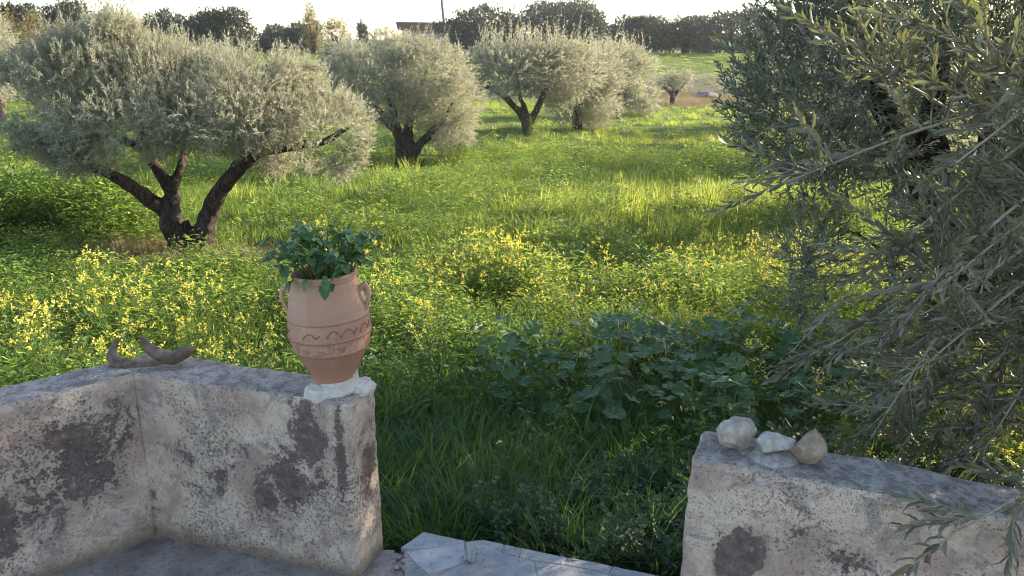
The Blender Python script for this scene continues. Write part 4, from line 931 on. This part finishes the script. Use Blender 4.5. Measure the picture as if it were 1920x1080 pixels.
def scatter(name, key, P, scale, label, seed=0, tilt=.12, zs=None):
    if key in ('weed', 'mustard', 'weednear'): scale = scale * (.50 + 1.0 * np.clip((fbm(P, 1.5, 3, 77) - .3) / .4, 0, 1)) * (.9 if key == 'mustard' else 1)
    if key == 'mustard': scale = np.minimum(scale, .98)
    n = len(P); me = bpy.data.meshes.new(name); me.vertices.add(n); me.vertices.foreach_set('co', np.asarray(P, np.float32).ravel())
    rr_ = np.random.default_rng(seed + 1); rot = np.stack([rr_.normal(size=n) * tilt, rr_.normal(size=n) * tilt, rr_.uniform(0, 2 * pi, n)], -1).astype(np.float32)
    sc_ = np.stack([scale, scale, scale * (zs if zs is not None else 1)], -1).astype(np.float32)
    for nm, arr in (('rot', rot), ('scl', sc_)):
        a = me.attributes.new(nm, 'FLOAT_VECTOR', 'POINT'); a.data.foreach_set('vector', arr.ravel())
    a = me.attributes.new('idx', 'INT', 'POINT'); a.data.foreach_set('value', rr_.integers(0, 9, n).astype(np.int32))
    o = link(name, me); tag(o, label, 'ground cover', kind='stuff')
    ng = bpy.data.node_groups.new(name + '_scatter', 'GeometryNodeTree'); ng.interface.new_socket('Geometry', in_out='INPUT', socket_type='NodeSocketGeometry'); ng.interface.new_socket('Geometry', in_out='OUTPUT', socket_type='NodeSocketGeometry')
    N_ = ng.nodes; Lk = ng.links; gi = N_.new('NodeGroupInput'); go = N_.new('NodeGroupOutput'); ip = N_.new('GeometryNodeInstanceOnPoints'); ci = N_.new('GeometryNodeCollectionInfo')
    ci.inputs['Collection'].default_value = protos[key]; ci.inputs['Separate Children'].default_value = True; ci.inputs['Reset Children'].default_value = True
    def na(nm, dt): 
        x = N_.new('GeometryNodeInputNamedAttribute'); x.data_type = dt; x.inputs['Name'].default_value = nm; return x.outputs['Attribute']
    er = N_.new('FunctionNodeEulerToRotation'); Lk.new(na('rot', 'FLOAT_VECTOR'), er.inputs[0])
    Lk.new(gi.outputs[0], ip.inputs['Points']); Lk.new(ci.outputs[0], ip.inputs['Instance']); ip.inputs['Pick Instance'].default_value = True
    Lk.new(na('idx', 'INT'), ip.inputs['Instance Index']); Lk.new(er.outputs[0], ip.inputs['Rotation']); Lk.new(na('scl', 'FLOAT_VECTOR'), ip.inputs['Scale']); Lk.new(ip.outputs[0], go.inputs[0])
    md = o.modifiers.new('scatter', 'NODES'); md.node_group = ng; return o

def field_points(n, y0, y1, xm=.86, dens=None, pw=1.0, seed=0):
    """points over the ground seen by the camera, with a margin to both sides"""
    r = np.random.default_rng(seed); out = []; tot = 0
    while tot < n:
        y = y0 + (y1 - y0) * r.random(n * 2) ** pw; x = r.uniform(-1, 1, n * 2) * (y * xm + .8)
        keep = r.random(n * 2) < (np.abs(y * xm + .8) / (y1 * xm + .8))
        d = (x + .667) * WN.x + (y - 2.414) * WN.y
        keep &= d > .14
        # the left wall leaves the grove line: keep off the patio
        dl = (x - Acorner.x) * LN.x + (y - Acorner.y) * LN.y; keep &= ~((x < -1.2) & (dl < .24))
        if dens is not None: keep &= r.random(n * 2) < dens(x, y)
        x = x[keep]; y = y[keep]; out.append(np.stack([x, y, ground_h(x, y)], -1)); tot += len(x)
        if len(out) > 200: break
    return np.concatenate(out)[:n]
def ell(x, y, cx, cy, rx, ry, soft=.35):
    return np.clip((1 - np.sqrt(((x - cx) / rx) ** 2 + ((y - cy) / ry) ** 2)) / soft, 0, 1)
trunk_pad = lambda x, y: 1 - .93 * np.clip(ell(x, y, b1.x + .1, b1.y - .1, 1.5, 1.0) + ell(x, y, b2.x + .3, b2.y, .9, .8), 0, 1)
nz = lambda x, y, f, s: fbm(np.stack([x, y, 0 * x], -1), f, 3, s)

# long grass just beyond the opening and everywhere near, shade put into its green
P = field_points(2400, 2.3, 6.0, dens=lambda x, y: trunk_pad(x, y) * (.25 + .75 * ell(x, y, .0, 3.0, 1.6, 1.8)) * (1 - .85 * ell(x, y, 1.1, 4.6, 1.1, .9)), seed=1)
scatter('grass', 'grass', P, rng.uniform(.75, 1.45, len(P)), 'long green grass in the shade beyond the opening in the wall', 1)
P = field_points(5200, 5.5, 16, dens=lambda x, y: trunk_pad(x, y), seed=2)
scatter('grass', 'grassfar', P, rng.uniform(.6, 1.1, len(P)), 'green grass filling the middle of the grove', 2, zs=(.55 + .55 * nz(P[:, 0], P[:, 1], .6, 3)) * np.where((P[:, 0] < -1.2) & (P[:, 1] < 9.6), .5, 1))
P = field_points(9000, 15, 64, xm=.8, dens=lambda x, y: 1 - .6 * ((y > 44.5) & (y < 51) & (x > 8)) - .6 * ell(x, y, 10.5, 41, 5, 5), seed=3)
scatter('grass', 'grassfar', P, rng.uniform(.9, 1.6, len(P)), 'short bright grass between the distant olives', 3, zs=.16 + .26 * nz(P[:, 0], P[:, 1], .4, 3))
P = field_points(1150, 9, 40, xm=.8, dens=lambda x, y: np.clip(ell(x, y, 3.0, 12.3, 3.4, 2.8, .9) * (.3 + .7 * (nz(x, y, 1.1, 61) > .47)) + .10 * (nz(x, y, .35, 8) > .54) * (y > 12), 0, 1), seed=4)
scatter('grass', 'sunny', P, rng.uniform(.7, 1.2, len(P)) * (1 + P[:, 1] * .012), 'yellowish tall grass coloured as lit by the low sun', 4, zs=(.6 + .4 * nz(P[:, 0], P[:, 1], .5, 5)) * np.where(P[:, 1] > 17, .5, 1))
P = field_points(2500, 2.6, 7.5, dens=lambda x, y: trunk_pad(x, y) * (1 - .95 * ell(x, y, .05, 2.9, 1.1, 1.4)) * (1 - .75 * ell(x, y, 1.05, 4.3, 1.4, 1.0, .2)), seed=5)
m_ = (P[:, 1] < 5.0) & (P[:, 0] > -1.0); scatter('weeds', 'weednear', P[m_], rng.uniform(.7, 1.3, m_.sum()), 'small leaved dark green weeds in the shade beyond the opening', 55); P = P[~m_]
scatter('weeds', 'weed', P, rng.uniform(.7, 1.4, len(P)), 'small leaved green weeds covering the nearer ground', 5)
P = field_points(4200, 7, 20, dens=lambda x, y: trunk_pad(x, y) * (.25 + .75 * (nz(x, y, .5, 21) > .48)), seed=6)
scatter('weeds', 'weed', P, rng.uniform(.8, 1.7, len(P)), 'leafy weeds in the middle of the grove', 6, zs=np.where((P[:, 0] < -1.2) & (P[:, 1] < 9.6), .38, .8))
P = field_points(420, 8.2, 12, dens=lambda x, y: ell(x, y, -6.4, 9.8, 2.2, 1.5), seed=16)
scatter('weeds', 'weed', P, rng.uniform(1.5, 2.3, len(P)), 'tall leafy weeds around the largest olive', 16)
# mustard
P = field_points(165, 3.3, 6.6, dens=lambda x, y: ell(x, y, -3.0, 4.8, 3.2, 1.25, .5) * (.35 + .65 * (nz(x, y, 1.2, 31) > .45)), seed=7)
scatter('mustard_plants', 'mustard', P, rng.uniform(.75, 1.1, len(P)), 'yellow flowering mustard behind the left wall', 7, tilt=.18)
P = field_points(330, 5.2, 10.5, dens=lambda x, y: ell(x, y, 2.0, 7.2, 4.2, 1.8) * (.22 + .78 * (nz(x, y, .9, 32) > .5)) * (.35 + .65 * np.clip((x + 1.5) / 3, 0, 1)), seed=8)
scatter('mustard_plants', 'mustard', P, rng.uniform(.7, 1.15, len(P)), 'yellow flowering mustard across the middle of the field', 8, tilt=.18)
P = field_points(300, 8, 24, dens=lambda x, y: .15 + .5 * (nz(x, y, .6, 33) > .56) + .6 * ell(x, y, -6.5, 9.6, 1.6, 1.2), seed=9)
scatter('mustard_plants', 'mustard', P, rng.uniform(.55, .9, len(P)), 'scattered yellow mustard farther back among the trees', 9)
P = field_points(60, 2.8, 5.6, dens=lambda x, y: ell(x, y, 1.9, 3.6, .9, 1.3), seed=10)
scatter('mustard_plants', 'mustard', P, rng.uniform(.5, .8, len(P)), 'mustard stems beside the right wall and the olives', 10)
# nettle-like weeds by the step
P = field_points(240, 2.34, 3.5, dens=lambda x, y: ell(x, y, .55, 2.55, .75, .55) + .6 * ell(x, y, 1.4, 3.0, 1.2, .6), seed=11)
scatter('nettles', 'nettle', P, rng.uniform(.8, 1.3, len(P)), 'nettle-like weeds in the shade crowding the step edge', 11)
# dry grass
P = field_points(150, 8, 10.6, dens=lambda x, y: ell(x, y, b1.x + .1, b1.y - .25, 1.5, .9), seed=12)
scatter('dry_grass', 'dry', P, rng.uniform(.5, 1.1, len(P)), 'dry straw grass around the foot of the largest olive', 12, tilt=.3)
P = field_points(750, 33, 52, xm=.8, dens=lambda x, y: ell(x, y, 9.5, 42, 4.5, 5) * (nz(x, y, .8, 41) > .42), seed=13)
scatter('dry_grass', 'dry', P, rng.uniform(.8, 1.5, len(P)), 'dry tan grass under the earth bank', 13)
P = field_points(5, 2.7, 3.4, dens=lambda x, y: ell(x, y, -.19, 3.0, .2, .2), seed=14)
scatter('dry_grass', 'dry', P + np.array([0, 0, .12]), rng.uniform(.5, .8, len(P)), 'small brown patch of dead grass in the green beyond the opening', 14, tilt=.9)

# ------------------------------------------------------------------ mallow plants: leaves as parts
def mallow_leaf(mat, seed):
    r = random.Random(seed); n = 22; pts = []
    for k in range(n):
        a = -pi * .5 + .22 + (2 * pi - .44) * k / (n - 1); rad = .5 * (1 + .10 * abs(cos(a * 2.5 + seed)) - .06 * (k % 2)); pts.append((cos(a) * rad, sin(a) * rad, .10 * cos(a * 5 + seed) * rad + .10 * rad * rad))
    V = [(0, -.05, -.03)] + pts; mid = [(p[0] * .55, p[1] * .55, p[2] * .35 - .01) for p in pts]; V += mid
    F3 = [[0, n + 1 + k, n + 2 + k] for k in range(n - 1)]; F4 = [[n + 1 + k, 1 + k, 2 + k, n + 2 + k] for k in range(n - 1)]
    mb = MB(); mb.add(V, F3, 0, [r.random() * .2 + (k % 2) * .25 + .2 for k in range(len(F3))]); mb.f.append(np.array(F4)); mb.v.append(np.zeros((0, 3), np.float32)); mb.m.append(np.zeros(len(F4), np.int32)); mb.t.append(np.array([r.random() * .2 + .3 for _ in F4], np.float32))
    return mb.mesh('mallow_leaf', [mat], False)
mm = [foliage('mallow_leaf_%d' % k, a, b, (.15, .28, .05), under=(.09, .14, .07), tw=.28, rough=.5, spec=.35) for k, (a, b) in enumerate((((.042, .100, .038), (.070, .140, .050)), ((.060, .130, .055), (.100, .175, .070)), ((.055, .125, .038), (.100, .175, .048))))]
ml = [mallow_leaf(m, s_) for s_, m in enumerate(mm * 2)]
rm = random.Random(19); spots = []
while len(spots) < 40:
    x = rm.uniform(-.35, 2.3); y = rm.uniform(3.45, 5.4)
    if ell(np.array(x), np.array(y), 1.05, 4.35, 1.35, 1.0, .3) < rm.random(): continue
    if any((x - a) ** 2 + (y - b) ** 2 < .03 for a, b in spots): continue
    spots.append((x, y))
def mallow_label(x, y):
    side = 'left' if x < .45 else ('right' if x > 1.45 else 'middle')
    row = 'front edge' if y < 3.9 else ('back edge' if y > 4.8 else ('nearer half' if y < 4.35 else 'farther half'))
    end = {'left': 'towards the clay jar', 'right': 'towards the olives', 'middle': 'straight beyond the opening'}[side]
    return 'broad leaved mallow at the %s of the shaded mallow patch, %s' % (row, end)
for k, (x, y) in enumerate(spots):
    z = float(ground_h(x, y)); hgt = rm.uniform(.36, .58); root = empty('mallow_plant', (x, y, z)); tag(root, mallow_label(x, y), 'plant', 'mallow plants in the shaded patch')
    mb = MB()
    for j in range(12):
        a = rm.uniform(0, 2 * pi); rr_ = rm.uniform(.03, .24); t = Vector((cos(a) * rr_, sin(a) * rr_, hgt * rm.uniform(.6, 1.08) * (1 - rr_ * .8)))
        tube(mb, spline([(0, 0, 0), (t.x * .4, t.y * .4, t.z * .7), tuple(t)], 5), .0022, 4, cap=False)
        place_leaf(rm.choice(ml), t, (cos(a), sin(a), rm.uniform(-.5, .15)), (rm.gauss(0, .3), rm.gauss(-.1, .3), 1), rm.uniform(.055, .12), root)
    mb.obj('stalks', [M['wstem']], root)

# weeds behind the stones, sunlight put into their brighter leaf colour
def lit_weed(px, py, Y, h, label, seed):
    r = random.Random(seed); c = aty(px, py, Y); g = float(ground_h(c.x, Y)); root = empty('weed', (c.x, Y, g)); tag(root, label, 'plant'); H = c.z - g + h; mb = MB()
    for k in range(4):
        a = r.uniform(0, 2 * pi); tip = Vector((cos(a) * .05, sin(a) * .05, H * r.uniform(.8, 1))); sp_ = spline([(0, 0, 0), (tip.x * .3, tip.y * .3, H * .5), tuple(tip)], 10); tube(mb, sp_, .0022, 5, cap=False)
        for q_ in range(14):
            f = sp_[r.randint(4, 9)]; a2 = r.uniform(0, 2 * pi); place_leaf(litleaf, Vector(f), (cos(a2), sin(a2), r.uniform(-.2, .7)), (0, 0, 1), r.uniform(.025, .055), root)
    mb.obj('stalks', [M['wstem']], root)
litleaf = leaf_proto('weed_leaf', foliage('sun_tinted_weed_leaf', (.10, .19, .03), (.14, .24, .04), (.42, .6, .06), tw=.45), False, W=.35)
lit_weed(1590, 800, 2.35, .06, 'green weed coloured as sunlit, rising behind the tan stone', 3)
lit_weed(1545, 830, 2.3, .03, 'short leafy weed directly behind the three stones', 4)
